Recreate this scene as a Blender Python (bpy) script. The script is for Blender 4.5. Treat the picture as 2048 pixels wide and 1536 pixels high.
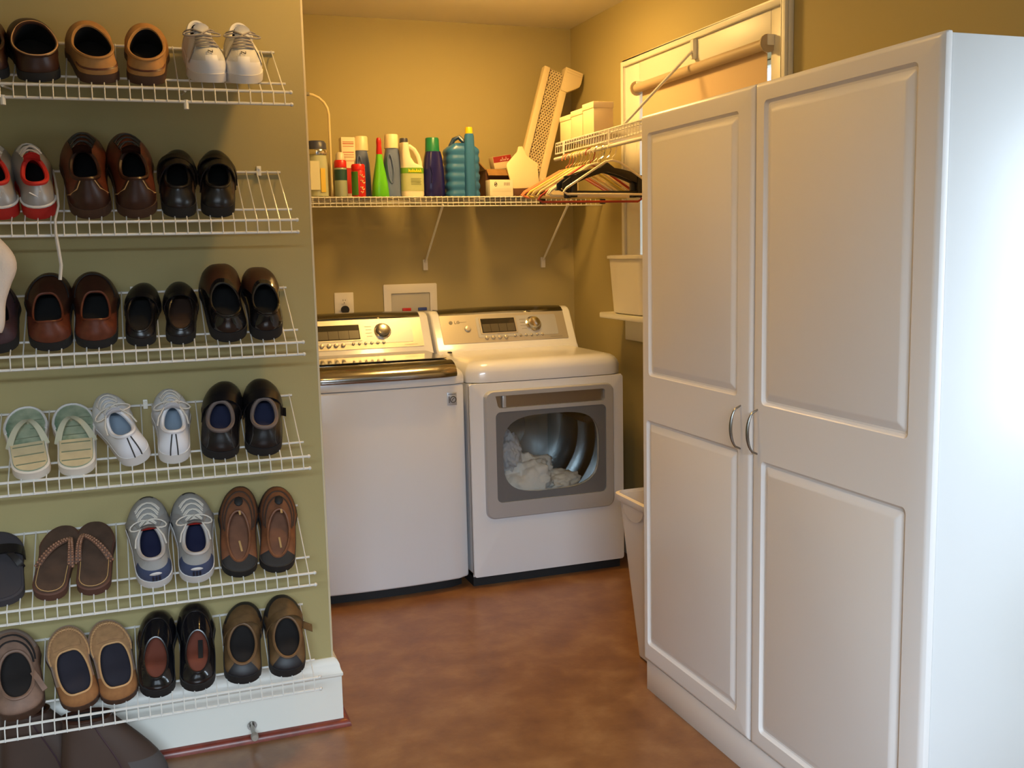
import bpy, bmesh, math, random
from mathutils import Vector, Matrix
PI = math.pi
RND = random.Random(11)
for _o in list(bpy.data.objects):
    bpy.data.objects.remove(_o, do_unlink=True)
SC = bpy.context.scene
COL = SC.collection

# ------------------------------------------------------------------ camera
cam_d = bpy.data.cameras.new('camera')
cam_d.sensor_width = 36.0
cam_d.lens = 2021.3 / 2048 * 36
cam_d.clip_start = 0.02
cam = bpy.data.objects.new('camera', cam_d)
COL.objects.link(cam)
_f = Vector((0.33528865, 0.93296939, -0.13095665))
_r = Vector((0.93982301, -0.34091679, -0.02254895))
_u = Vector((0.0656828, 0.11551567, 0.99113163))
cam.matrix_world = Matrix(((_r.x, _u.x, -_f.x, 0), (_r.y, _u.y, -_f.y, 0), (_r.z, _u.z, -_f.z, 1.3903), (0, 0, 0, 1)))
SC.camera = cam

# ------------------------------------------------------------------ world, daylight, exposure
SC.view_settings.view_transform = 'Standard'
SC.view_settings.look = 'None'
SC.view_settings.gamma = 1.0
SC.view_settings.use_curve_mapping = False
SC.view_settings.exposure = 0.0
world = bpy.data.worlds.new('overcast_sky')
SC.world = world
world.use_nodes = True
_bg = world.node_tree.nodes['Background']
_bg.inputs[0].default_value = (0.80, 0.92, 1.0, 1)
_bg.inputs[1].default_value = 2.2

LAMP_A = (1.32, 3.80)      # ceiling lamp over the laundry nook
LAMP_B = (0.60, 2.38)      # ceiling lamp of the front room
LAMP_A_STRENGTH = 120.0
LAMP_B_STRENGTH = 128.0
LAMP_COLOR = (1.0, 0.58, 0.17)


def window_light(name, loc, direction, sx, sz, power, color=(0.77, 0.90, 1.0)):
    d = bpy.data.lights.new(name, 'AREA')
    d.shape = 'RECTANGLE'
    d.size = sx
    d.size_y = sz
    d.energy = power
    d.color = color
    o = bpy.data.objects.new(name, d)
    o.location = loc
    o.rotation_euler = Vector(direction).to_track_quat('-Z', 'Y').to_euler()
    COL.objects.link(o)
    return o


# patches of open sky seen through the two windows behind the camera
window_light('daylight_front_window', (-.45, -3.00, 2.62), (0, 1, -.25), 4.0, 0.75, 690)
window_light('daylight_side_window', (2.30, 0.85, 1.38), (-1, 0.0, 0), 0.90, 1.05, 24)

# ------------------------------------------------------------------ room numbers (metres)
Y1 = 2.889      # face of the shoe wall
XC = 0.4534     # its outer corner
Y2 = 4.669      # back wall of the laundry nook
XR = 2.020      # right wall
ZC = 2.447      # ceiling
XL = -2.3
YF = -1.25


# ------------------------------------------------------------------ materials
def lin(c):
    return tuple(((v / 12.92) if v <= 0.04045 else ((v + 0.055) / 1.055) ** 2.4) for v in c)


def mat(name, rgb, rough=0.5, metal=0.0, noise=None, bump=None, coat=0.0, spec=0.5, sheen=0.0):
    """rgb is 0-255 sRGB paint colour; noise = (scale, amount[, second colour]); bump = (scale, strength)"""
    m = bpy.data.materials.new(name)
    m.use_nodes = True
    nt = m.node_tree
    b = nt.nodes['Principled BSDF']
    c = lin([v / 255 for v in rgb])
    b.inputs['Base Color'].default_value = (*c, 1)
    b.inputs['Roughness'].default_value = rough
    b.inputs['Metallic'].default_value = metal
    b.inputs['Coat Weight'].default_value = coat
    b.inputs['Specular IOR Level'].default_value = spec
    b.inputs['Sheen Weight'].default_value = sheen
    if noise or bump:
        tc = nt.nodes.new('ShaderNodeTexCoord')
    if noise:
        n = nt.nodes.new('ShaderNodeTexNoise')
        n.inputs['Scale'].default_value = noise[0]
        n.inputs['Detail'].default_value = 5
        nt.links.new(tc.outputs['Object'], n.inputs['Vector'])
        mx = nt.nodes.new('ShaderNodeMix')
        mx.data_type = 'RGBA'
        c2 = lin([v / 255 for v in noise[2]]) if len(noise) > 2 else tuple(v * (1 - noise[1]) for v in c)
        mx.inputs['A'].default_value = (*c, 1)
        mx.inputs['B'].default_value = (*c2, 1)
        rp = nt.nodes.new('ShaderNodeMapRange')
        rp.inputs['From Min'].default_value = 0.35
        rp.inputs['From Max'].default_value = 0.68
        nt.links.new(n.outputs['Fac'], rp.inputs['Value'])
        nt.links.new(rp.outputs['Result'], mx.inputs['Factor'])
        nt.links.new(mx.outputs['Result'], b.inputs['Base Color'])
    if bump:
        n2 = nt.nodes.new('ShaderNodeTexNoise')
        n2.inputs['Scale'].default_value = bump[0]
        n2.inputs['Detail'].default_value = 3
        nt.links.new(tc.outputs['Object'], n2.inputs['Vector'])
        bp = nt.nodes.new('ShaderNodeBump')
        bp.inputs['Strength'].default_value = bump[1]
        bp.inputs['Distance'].default_value = 0.004
        nt.links.new(n2.outputs['Fac'], bp.inputs['Height'])
        nt.links.new(bp.outputs['Normal'], b.inputs['Normal'])
    return m


def emit_mat(name, rgb, strength):
    m = bpy.data.materials.new(name)
    m.use_nodes = True
    nt = m.node_tree
    nt.nodes.clear()
    e = nt.nodes.new('ShaderNodeEmission')
    e.inputs[0].default_value = (*rgb, 1)
    e.inputs[1].default_value = strength
    o = nt.nodes.new('ShaderNodeOutputMaterial')
    nt.links.new(e.outputs[0], o.inputs[0])
    return m


def glass_mat(name, tint=(1, 1, 1), gloss=0.08, rough=0.02):
    m = bpy.data.materials.new(name)
    m.use_nodes = True
    nt = m.node_tree
    nt.nodes.clear()
    t = nt.nodes.new('ShaderNodeBsdfTransparent')
    t.inputs[0].default_value = (*tint, 1)
    g = nt.nodes.new('ShaderNodeBsdfGlossy')
    g.inputs['Roughness'].default_value = rough
    mx = nt.nodes.new('ShaderNodeMixShader')
    mx.inputs[0].default_value = gloss
    o = nt.nodes.new('ShaderNodeOutputMaterial')
    nt.links.new(t.outputs[0], mx.inputs[1])
    nt.links.new(g.outputs[0], mx.inputs[2])
    nt.links.new(mx.outputs[0], o.inputs[0])
    return m


def clear_plastic(name, rgb, alpha):
    m = mat(name, rgb, 0.15)
    m.node_tree.nodes['Principled BSDF'].inputs['Alpha'].default_value = alpha
    return m


def floor_mat():
    m = mat('stained_floor', (120, 84, 54), 0.32, bump=(60, 0.06))
    nt = m.node_tree
    b = nt.nodes['Principled BSDF']
    tc = nt.nodes.new('ShaderNodeTexCoord')
    n = nt.nodes.new('ShaderNodeTexNoise')
    n.inputs['Scale'].default_value = 6.5
    n.inputs['Detail'].default_value = 9
    n.inputs['Roughness'].default_value = 0.62
    n.inputs['Distortion'].default_value = 0.15
    r = nt.nodes.new('ShaderNodeValToRGB')
    e = r.color_ramp.elements
    e[0].position = 0.30
    e[0].color = (*lin((110 / 255, 72 / 255, 46 / 255)), 1)
    e[1].position = 0.70
    e[1].color = (*lin((150 / 255, 112 / 255, 74 / 255)), 1)
    q = r.color_ramp.elements.new(0.5)
    q.color = (*lin((130 / 255, 90 / 255, 56 / 255)), 1)
    nt.links.new(tc.outputs['Object'], n.inputs['Vector'])
    nt.links.new(n.outputs['Fac'], r.inputs[0])
    nt.links.new(r.outputs[0], b.inputs['Base Color'])
    return m


M = {}
M['paint'] = mat('khaki_wall_paint', (168, 155, 106), 0.75, bump=(180, 0.05))
M['ceiling'] = mat('ceiling_paint', (226, 220, 200), 0.85)
M['floor'] = floor_mat()
M['trim'] = mat('white_trim_paint', (226, 224, 214), 0.4)
M['cherry'] = mat('cherry_shoe_moulding', (128, 52, 36), 0.35, noise=(30, .35))
M['melamine'] = mat('white_melamine', (222, 222, 222), 0.30)
M['thermofoil'] = mat('white_thermofoil_door', (234, 230, 228), 0.34)
M['nickel'] = mat('brushed_nickel', (150, 146, 140), 0.26, 1.0)
M['chrome'] = mat('polished_chrome', (210, 208, 204), 0.14, 1.0)
M['wire'] = mat('white_vinyl_wire', (216, 214, 208), 0.35)
M['white_enamel'] = mat('white_enamel', (222, 225, 230), 0.22, coat=.3)
M['white_plastic'] = mat('white_plastic', (228, 224, 212), 0.4)
M['silver'] = mat('silver_plastic', (188, 184, 174), 0.34, 0.55)
M['silver_paint'] = mat('silver_paint', (184, 188, 194), 0.33, 0.35)
M['lid_steel'] = mat('lid_steel', (165, 163, 160), 0.16, 1.0)
M['lid_glass'] = mat('lid_dark_glass', (120, 116, 104), 0.08, 0.6)
M['black'] = mat('black_plastic', (18, 18, 20), 0.5)
M['dark_gap'] = mat('dark_rubber_and_gap_shade', (26, 26, 28), 0.7)  # rubber parts, and the block filling the shadow gap below the dryer
M['screen'] = mat('dark_display', (44, 42, 36), 0.12)
M['screen_cell'] = mat('display_cell', (84, 80, 68), 0.25)
M['drum'] = mat('drum_steel', (170, 174, 176), 0.26, 1.0)
M['drum_dark'] = mat('drum_dark_plastic', (40, 38, 38), 0.5)
M['glass_tint'] = mat('smoked_door_glass', (112, 116, 122), 0.18, 0.2)
M['glass'] = glass_mat('clear_glass', (.93, .95, .95), .07)
M['pane'] = glass_mat('window_pane', (.95, .97, 1), .06)
M['blind'] = mat('blind_cloth', (206, 182, 148), 0.85)
M['roller'] = mat('blind_roller', (176, 158, 130), 0.55)
M['laundry'] = mat('white_cotton', (226, 224, 222), 0.95, bump=(60, .5))
M['red'] = mat('red_plastic', (190, 26, 22), 0.35)
M['blue'] = mat('blue_plastic', (36, 62, 138), 0.35)
M['grey'] = mat('grey_plastic', (120, 118, 110), 0.5)


# ------------------------------------------------------------------ mesh helpers
ROOT = {}


class G:
    def __init__(s):
        s.v = []
        s.f = []
        s.m = []

    def add(s, verts, faces, mi=0):
        k = len(s.v)
        s.v += [tuple(q) for q in verts]
        s.f += [tuple(i + k for i in f) for f in faces]
        s.m += [mi] * len(faces)
        return s

    def box(s, x0, x1, y0, y1, z0, z1, mi=0):
        vs = [(x, y, z) for z in (z0, z1) for y in (y0, y1) for x in (x0, x1)]
        return s.add(vs, [(0, 2, 3, 1), (4, 5, 7, 6), (0, 1, 5, 4), (2, 6, 7, 3), (0, 4, 6, 2), (1, 3, 7, 5)], mi)

    def grid(s, rows, closed=False, mi=0):
        n = len(rows[0])
        vs = [q for r in rows for q in r]
        fs = []
        for a in range(len(rows) - 1):
            for b in range(n if closed else n - 1):
                c = (b + 1) % n
                fs.append((a * n + b, a * n + c, (a + 1) * n + c, (a + 1) * n + b))
        return s.add(vs, fs, mi)

    def loft(s, rows, mi=0, caps=True):
        n = len(rows[0])
        k = len(s.v)
        s.grid(rows, True, mi)
        if caps:
            e = k + n * (len(rows) - 1)
            s.f.append(tuple(range(k + n - 1, k - 1, -1)))
            s.f.append(tuple(range(e, e + n)))
            s.m += [mi, mi]
        return s

    def tube(s, pts, r, seg=6, closed=False, mi=0):
        pts = [Vector(q) for q in pts]
        n = len(pts)
        rows = []
        ref = None
        for i in range(n):
            if closed:
                t = pts[(i + 1) % n] - pts[i - 1]
            else:
                t = pts[min(i + 1, n - 1)] - pts[max(i - 1, 0)]
            t.normalize()
            if ref is None:
                ref = Vector((0, 0, 1)) if abs(t.z) < .9 else Vector((1, 0, 0))
            a = ref - t * ref.dot(t)
            if a.length < 1e-6:
                a = t.orthogonal()
            a.normalize()
            ref = a
            b = t.cross(a)
            rr = r[i] if isinstance(r, (list, tuple)) else r
            rows.append([pts[i] + (a * math.cos(2 * PI * j / seg) + b * math.sin(2 * PI * j / seg)) * rr for j in range(seg)])
        if closed:
            rows.append(rows[0])
            return s.grid(rows, True, mi)
        return s.loft(rows, mi)

    def lathe(s, prof, c=(0, 0, 0), seg=20, axis='z', mi=0, caps=True):
        rows = []
        for r, h in prof:
            row = []
            for j in range(seg):
                a = 2 * PI * j / seg
                p = (r * math.cos(a), r * math.sin(a), h)
                if axis == 'y':
                    p = (p[0], h, p[1])
                elif axis == 'x':
                    p = (h, p[0], p[1])
                row.append((p[0] + c[0], p[1] + c[1], p[2] + c[2]))
            rows.append(row)
        return s.loft(rows, mi, caps)

    def prism(s, poly, a0, a1, plane='xy', mi=0):
        def P(u, v, w):
            return {'xy': (u, v, w), 'xz': (u, w, v), 'yz': (w, u, v)}[plane]
        return s.loft([[P(u, v, a0) for u, v in poly], [P(u, v, a1) for u, v in poly]], mi)

    def ball(s, c, r, n=8, mi=0, sc=(1, 1, 1)):
        rows = []
        for i in range(n + 1):
            t = PI * i / n
            rr = max(math.sin(t), 1e-3) * r
            rows.append([(c[0] + rr * math.cos(2 * PI * j / (n + 2)) * sc[0], c[1] + rr * math.sin(2 * PI * j / (n + 2)) * sc[1], c[2] - r * math.cos(t) * sc[2]) for j in range(n + 2)])
        return s.loft(rows, mi)

    def ribbon(s, pts, wv, th, mi=0):
        """flat band along pts; wv = half width vector (one or per point); th = thickness vector"""
        rows = []
        for i, q in enumerate(pts):
            q = Vector(q)
            w = Vector(wv[i]) if isinstance(wv[0], (tuple, list, Vector)) else Vector(wv)
            h = Vector(th[i]) if isinstance(th[0], (tuple, list, Vector)) else Vector(th)
            rows.append([q - w, q + w, q + w + h, q - w + h])
        return s.loft(rows, mi)

    def filled(s, outer, holes, depth0, depth1, plane='xz', mi=0):
        """flat plate with holes, from depth0 (front) to depth1 (back)"""
        bm = bmesh.new()
        loops = []
        for lp in [outer] + holes:
            vs = [bm.verts.new((u, v, 0)) for u, v in lp]
            es = [bm.edges.new((vs[i], vs[(i + 1) % len(vs)])) for i in range(len(vs))]
            loops.append((vs, es))
        bmesh.ops.triangle_fill(bm, use_beauty=True, use_dissolve=False, edges=[e for _, es in loops for e in es])
        bm.verts.index_update()
        vv = [(v.co.x, v.co.y) for v in bm.verts]
        ff = [tuple(v.index for v in f.verts) for f in bm.faces]
        bm.free()

        def P(u, v, w):
            return {'xy': (u, v, w), 'xz': (u, w, v), 'yz': (w, u, v)}[plane]
        s.add([P(u, v, depth0) for u, v in vv], ff, mi)
        s.add([P(u, v, depth1) for u, v in vv], [tuple(reversed(f)) for f in ff], mi)
        for lp in [outer] + holes:
            s.grid([[P(u, v, depth0) for u, v in lp], [P(u, v, depth1) for u, v in lp]], True, mi)
        return s

    def mesh(s, name, mats, bevel=0.0, smooth=True, angle=38, shift=None, seg=2):
        me = bpy.data.meshes.new(name)
        vs = s.v if shift is None else [(a - shift[0], b - shift[1], c - shift[2]) for a, b, c in s.v]
        me.from_pydata(vs, [], s.f)
        for m in (mats if isinstance(mats, (list, tuple)) else [mats]):
            me.materials.append(m)
        me.polygons.foreach_set('material_index', s.m)
        bm = bmesh.new()
        bm.from_mesh(me)
        bmesh.ops.remove_doubles(bm, verts=bm.verts, dist=1e-6)
        bmesh.ops.recalc_face_normals(bm, faces=bm.faces)
        if bevel:
            es = [e for e in bm.edges if len(e.link_faces) == 2 and e.calc_face_angle(0) > math.radians(30)]
            bmesh.ops.bevel(bm, geom=es, offset=bevel, segments=seg, affect='EDGES', profile=0.5, clamp_overlap=True)
        bm.to_mesh(me)
        bm.free()
        if smooth:
            me.polygons.foreach_set('use_smooth', [True] * len(me.polygons))
            me.set_sharp_from_angle(angle=math.radians(angle))
        return me

    def build(s, name, mats, parent=None, bevel=0.0, smooth=True, angle=38, seg=2, label=None):
        sh = ROOT.get(parent.name) if parent else None
        o = bpy.data.objects.new(name, s.mesh(name, mats, bevel, smooth, angle, sh, seg))
        COL.objects.link(o)
        if parent:
            o.parent = parent
            if sh is not None:
                ROOT[o.name] = sh
        if label:
            o['label'] = label
        return o


def thing(name, label, cat, loc=(0, 0, 0), group=None, local=False):
    o = bpy.data.objects.new(name, None)
    o.empty_display_size = 0.05
    o.location = loc
    COL.objects.link(o)
    if not local:
        ROOT[o.name] = Vector(loc)
    return tag(o, label, cat, group)


def tag(o, label, cat, group=None):
    o['label'] = label
    o['category'] = cat
    if group:
        o['group'] = group
    return o


def struct(o, label=None, cat=None):
    o['kind'] = 'structure'
    if label:
        o['label'] = label
    if cat:
        o['category'] = cat
    return o


def share(me, name, parent, loc):
    o = bpy.data.objects.new(name, me)
    o.location = loc
    o.parent = parent
    COL.objects.link(o)
    return o


def rrect(x0, x1, y0, y1, r, n=6):
    out = []
    for cx, cy, a0 in ((x1 - r, y1 - r, 0), (x0 + r, y1 - r, 90), (x0 + r, y0 + r, 180), (x1 - r, y0 + r, 270)):
        for i in range(n + 1):
            a = math.radians(a0 + 90 * i / n)
            out.append((cx + r * math.cos(a), cy + r * math.sin(a)))
    return out


def superell(cx, cy, rx, ry, e, n=40):
    out = []
    for i in range(n):
        a = 2 * PI * i / n
        c, s_ = math.cos(a), math.sin(a)
        out.append((cx + rx * math.copysign(abs(c) ** (2 / e), c), cy + ry * math.copysign(abs(s_) ** (2 / e), s_)))
    return out


def text_mesh(name, body, size, m, parent, mtx, extrude=0.0006):
    cu = bpy.data.curves.new(name, 'FONT')
    cu.body = body
    cu.size = size
    cu.extrude = extrude
    cu.align_x = 'CENTER'
    cu.align_y = 'CENTER'
    tmp = bpy.data.objects.new(name + '_tmp', cu)
    COL.objects.link(tmp)
    dg = bpy.context.evaluated_depsgraph_get()
    me = bpy.data.meshes.new_from_object(tmp.evaluated_get(dg))
    bpy.data.objects.remove(tmp, do_unlink=True)
    me.transform(mtx)
    sh = ROOT.get(parent.name)
    if sh is not None:
        me.transform(Matrix.Translation(-sh))
    me.materials.clear()
    me.materials.append(m)
    o = bpy.data.objects.new(name, me)
    COL.objects.link(o)
    o.parent = parent
    return o


# ------------------------------------------------------------------ room shell
struct(G().box(XL, XR + .15, YF, Y2 + .12, -.08, 0).build('floor', M['floor'], smooth=False), 'brown mottled stained floor', 'floor')
struct(G().box(XL, XR + .15, YF, Y2 + .12, ZC, ZC + .1).build('ceiling', M['ceiling'], smooth=False), 'cream ceiling', 'ceiling')
# partition with the shoe shelves: solid block left of the nook
struct(G().box(XL, XC, Y1, Y2 + .12, 0, ZC).build('wall_left', M['paint'], smooth=False), 'khaki wall that carries the wire shoe shelves', 'wall')
struct(G().box(XC, XR + .15, Y2, Y2 + .12, 0, ZC).build('wall_back', M['paint'], smooth=False), 'khaki back wall behind the washer and dryer', 'wall')
# right wall with two window openings
W1 = (2.955, 3.905, 1.11, 2.030)
W2 = (0.42, 1.32, 0.86, 1.90)
g = G()
ow = [(YF, 0), (Y2, 0), (Y2, ZC), (YF, ZC)]
g.filled(ow, [[(W[0], W[2]), (W[0], W[3]), (W[1], W[3]), (W[1], W[2])] for W in (W1, W2)], XR, XR + .15, 'yz')
struct(g.build('wall_right', M['paint'], smooth=False), 'khaki right wall with the window', 'wall')
# wall behind the camera with a wide window
W3 = (-1.05, 0.75, 0.86, 2.12)
g = G().filled([(XL, 0), (XR + .15, 0), (XR + .15, ZC), (XL, ZC)], [[(W3[0], W3[2]), (W3[0], W3[3]), (W3[1], W3[3]), (W3[1], W3[2])]], YF, YF - .12, 'xz')
struct(g.build('wall_front', M['paint'], smooth=False), 'khaki wall with a wide window', 'wall')
struct(G().box(XL - .1, XL, YF, Y1, 0, ZC).build('wall_side', M['paint'], smooth=False), 'khaki wall at the far left', 'wall')


# corner strip of the shoe wall
struct(G().box(XC - .005, XC + .0012, Y1 - .0012, Y1 + .012, .205, ZC - .001).build('trim_1', mat('corner_bead_paint', (206, 192, 158), .5), bevel=.001), 'pale corner bead of the shoe wall', 'trim')


# baseboard: profile swept along the shoe wall and round the corner
def sweep_corner(prof, xa, ya, yb):
    rows = []
    for d, z in prof:
        rows.append([(xa, Y1 - d, z), (XC + d, Y1 - d, z), (XC + d, yb, z)])
    return G().grid(rows)


BASE = [(0, .0), (.020, .0), (.020, .150), (.024, .155), (.024, .162), (.019, .170), (.016, .188), (.010, .200), (.004, .206), (0, .206)]
struct(sweep_corner(BASE, XL, Y1, Y2).build('baseboard_left', M['trim'], angle=30), 'tall white baseboard under the shoe shelves', 'baseboard')
SHOE = [(.020, 0), (.040, 0), (.039, .008), (.034, .015), (.027, .019), (.020, .020)]
struct(sweep_corner(SHOE, XL, Y1, Y2).build('trim_2', M['cherry'], angle=30), 'cherry quarter round along the white baseboard', 'trim')
struct(G().prism([(Y2, 0), (Y2 - .02, 0), (Y2 - .02, .15), (Y2 - .012, .19), (Y2, .206)], XC + .03, XR, 'yz').build('baseboard_back', M['trim']), 'white baseboard behind the machines', 'baseboard')
struct(G().prism([(XR, 0), (XR - .02, 0), (XR - .02, .15), (XR - .012, .19), (XR, .206)], YF, Y2 - .02, 'xz').build('baseboard_right', M['trim']), 'white baseboard of the right wall', 'baseboard')


# ------------------------------------------------------------------ windows
def casing(parent, ya, yb, za, zb, w, wt=None, wf=None):
    """four-sided casing on the right wall: built from profiled boards"""
    t = .022
    wt = wt or w
    wf = wf or w
    for nm, lo, hi, zl, zh in (('casing_board', ya - w, ya, za, zb + wt), ('casing_board', yb, yb + wf, za, zb + wt), ('casing_board', ya, yb, zb, zb + wt)):
        gg = G().box(XR - t, XR - .0005, lo, hi, zl, zh)
        gg.build(nm, M['trim'], parent, bevel=.004)
    # raised back band
    gg = G()
    for a, b, c, d in ((ya - w, ya - w + .022, za, zb + wt), (yb + wf - .022, yb + wf, za, zb + wt), (ya - w + .022, yb + wf - .022, zb + wt - .022, zb + wt)):
        gg.box(XR - t - .014, XR - t, a, b, c, d)
    gg.build('back_band', M['trim'], parent, bevel=.003)


win = thing('window_1', 'white cased window with a roller blind beside the cabinet', 'window', (XR, 3.45, 1.1))
struct(win)
casing(win, W1[0], W1[1], W1[2], W1[3], .098, .150, .148)
G().box(1.895, XR + .02, 2.80, 4.105, 1.085, 1.11).build('window_stool', M['trim'], win, bevel=.006)
G().box(XR - .02, XR, 2.85, 4.06, .985, 1.085).build('apron', M['trim'], win, bevel=.004)
g = G()
for a, b, c, d in ((W1[0], W1[0] + .008, W1[2], W1[3]), (W1[1] - .008, W1[1], W1[2], W1[3]), (W1[0], W1[1], W1[3] - .02, W1[3]), (W1[0], W1[1], W1[2], W1[2] + .045), (W1[0], W1[1], 1.57, 1.61)):
    g.box(XR + .075, XR + .11, a, b, c, d)
g.build('sash', M['trim'], win, bevel=.003)
G().box(XR + .090, XR + .094, W1[0] + .006, W1[1] - .006, W1[2] + .03, W1[3] - .01).build('pane', M['pane'], win, smooth=False)

for nm, lab in (('window_2', 'white framed window beside the cabinet end'),):
    w2 = struct(thing(nm, lab, 'window', (XR, .87, W2[2])))
    casing(w2, W2[0], W2[1], W2[2], W2[3], .09)
    G().box(XR - .05, XR + .02, W2[0] - .1, W2[1] + .1, W2[2] - .024, W2[2]).build('window_stool', M['trim'], w2, bevel=.005)
    g = G()
    for a, b, c, d in ((W2[0], W2[0] + .04, W2[2], W2[3]), (W2[1] - .04, W2[1], W2[2], W2[3]), (W2[0], W2[1], W2[3] - .04, W2[3]), (W2[0], W2[1], W2[2], W2[2] + .045)):
        g.box(XR + .075, XR + .11, a, b, c, d)
    g.build('sash', M['trim'], w2, bevel=.003)
    G().box(XR + .090, XR + .094, W2[0] + .03, W2[1] - .03, W2[2] + .03, W2[3] - .03).build('pane', M['pane'], w2, smooth=False)
w3 = struct(thing('window_3', 'wide white framed window behind the viewer', 'window', (-.15, YF, W3[2])))
g = G()
for a, b, c, d in ((W3[0] - .09, W3[0], W3[2] - .09, W3[3] + .09), (W3[1], W3[1] + .09, W3[2] - .09, W3[3] + .09), (W3[0], W3[1], W3[3], W3[3] + .09), (W3[0], W3[1], W3[2] - .09, W3[2])):
    g.box(a, b, YF, YF + .022, c, d)
g.build('casing_board', M['trim'], w3, bevel=.004)
g = G()
xm = (W3[0] + W3[1]) / 2
for a, b, c, d in ((W3[0], W3[0] + .04, W3[2], W3[3]), (W3[1] - .04, W3[1], W3[2], W3[3]), (W3[0], W3[1], W3[3] - .04, W3[3]), (W3[0], W3[1], W3[2], W3[2] + .045), (xm - .025, xm + .025, W3[2], W3[3])):
    g.box(a, b, YF - .10, YF - .07, c, d)
g.build('sash', M['trim'], w3, bevel=.003)
G().box(W3[0] + .03, W3[1] - .03, YF - .088, YF - .084, W3[2] + .03, W3[3] - .03).build('pane', M['pane'], w3, smooth=False)

# roller blind
bl = thing('roller_blind', 'tan roller blind pulled down inside the white window casing', 'blind', (1.985, 3.40, 2.04))
G().lathe([(.019, 2.945), (.019, 3.880)], (1.976, 0, 2.046), 16, 'y').build('roller_tube', M['roller'], bl)
G().box(1.9940, 1.9960, 2.970, 3.868, 1.16, 2.040).build('blind_cloth', M['blind'], bl, smooth=False)
G().box(1.989, 2.000, 2.970, 3.868, 1.135, 1.16).build('hem_bar', M['roller'], bl, bevel=.003)
for yy in (2.940, 3.884):
    G().lathe([(.030, -.003), (.030, .003)], (1.976, yy, 2.046), 16, 'y').build('end_disc', M['roller'], bl)
    G().box(1.972, XR - .0225, yy - .008, yy + .008, 2.04, 2.075).build('bracket', M['white_plastic'], bl, bevel=.002)


# ------------------------------------------------------------------ lamps
def ceiling_lamp(x, y, label, strength, sc=1.0):
    t = thing('ceiling_lamp', label, 'lamp', (x, y, ZC), 'flush ceiling lamps')
    G().lathe([(.14 * sc, ZC - .0005), (.14 * sc, ZC - .008), (.13 * sc, ZC - .012)], (x, y, 0), 28).build('canopy', M['nickel'], t)
    prof = [(.128 * sc, ZC - .0125), (.130 * sc, ZC - .016), (.130 * sc, ZC - .040), (.122 * sc, ZC - .045), (.080 * sc, ZC - .047), (.001, ZC - .0475)]
    G().lathe(prof, (x, y, 0), 28).build('dome', emit_mat('lamp_glow', LAMP_COLOR, strength), t)
    return t


ceiling_lamp(*LAMP_A, 'round ceiling lamp over the washer and dryer', LAMP_A_STRENGTH)
ceiling_lamp(*LAMP_B, 'round ceiling lamp in front of the shoe wall', LAMP_B_STRENGTH, .52)


# ------------------------------------------------------------------ tall white cabinet
XCAB, YN, YG, YFAR, ZT = 1.406, 1.530, 2.147, 2.743, 1.774
cab = thing('storage_cabinet', 'tall white two-door cabinet with raised panels and arched handles', 'cabinet', (1.72, 2.14, 0))
xb = XCAB + .022
G().box(xb, XR - .03, YN + .002, YN + .018, .0, ZT - .004).build('side_panel', M['melamine'], cab, bevel=.001)
G().box(xb, XR - .03, YFAR - .018, YFAR - .002, .0, ZT - .004).build('side_panel', M['melamine'], cab, bevel=.001)
G().box(xb, XR - .03, YN + .018, YFAR - .018, ZT - .020, ZT - .004).build('top_panel', M['melamine'], cab, bevel=.001)
G().box(XR - .036, XR - .03, YN + .018, YFAR - .018, .09, ZT - .02).build('back_panel', M['melamine'], cab)
G().box(xb, XR - .036, YN + .018, YFAR - .018, .085, .101).build('bottom_panel', M['melamine'], cab)
G().box(XCAB + .012, XCAB + .028, YN + .002, YFAR - .002, 0, .096).build('toe_board', M['thermofoil'], cab, bevel=.001)


def cab_door(ya, yb, za, zb, panels, label):
    g = G()
    x0 = XCAB                     # frame face; x grows into the cabinet

    def ring(y0, y1, z0, z1, ins, x, r):
        return [(x, u, v) for u, v in rrect(y0 + ins, y1 - ins, z0 + ins, z1 - ins, r, 4)]
    # rounded outer edge
    rows = [ring(ya, yb, za, zb, 0, x0 + .019, .004), ring(ya, yb, za, zb, 0, x0 + .011, .004), ring(ya, yb, za, zb, .0016, x0 + .0064, .004),
            ring(ya, yb, za, zb, .0052, x0 + .0026, .004), ring(ya, yb, za, zb, .0096, x0 + .0006, .004), ring(ya, yb, za, zb, .0135, x0, .004)]
    g.grid(rows, True)
    outer = rrect(ya + .0135, yb - .0135, za + .0135, zb - .0135, .004, 4)
    holes = [rrect(a, b, c, d, .012, 4) for a, b, c, d in panels]
    bm = bmesh.new()
    es = []
    for lp in [outer] + holes:
        vs = [bm.verts.new((x0, u, v)) for u, v in lp]
        es += [bm.edges.new((vs[i], vs[(i + 1) % len(vs)])) for i in range(len(vs))]
    bmesh.ops.triangle_fill(bm, use_beauty=True, use_dissolve=False, edges=es)
    bm.verts.index_update()
    g.add([tuple(v.co) for v in bm.verts], [tuple(v.index for v in f.verts) for f in bm.faces])
    bm.free()
    for a, b, c, d in panels:
        prof = [(0, 0), (.003, .0046), (.007, .0078), (.012, .0080), (.015, .0062), (.026, .0018), (.031, .0)]
        rr = [ring(a, b, c, d, i, x0 + h, max(.004, .012 - i * .4)) for i, h in prof]
        g.grid(rr, True)
        k = len(g.v)
        g.v += rr[-1]
        g.f.append(tuple(range(k, k + len(rr[-1]))))
        g.m.append(0)
    g.f.append(tuple(range(len(rows[0]) - 1, -1, -1)))
    g.m.append(0)
    return g.build('door', M['thermofoil'], cab, angle=22, label=label)


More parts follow.
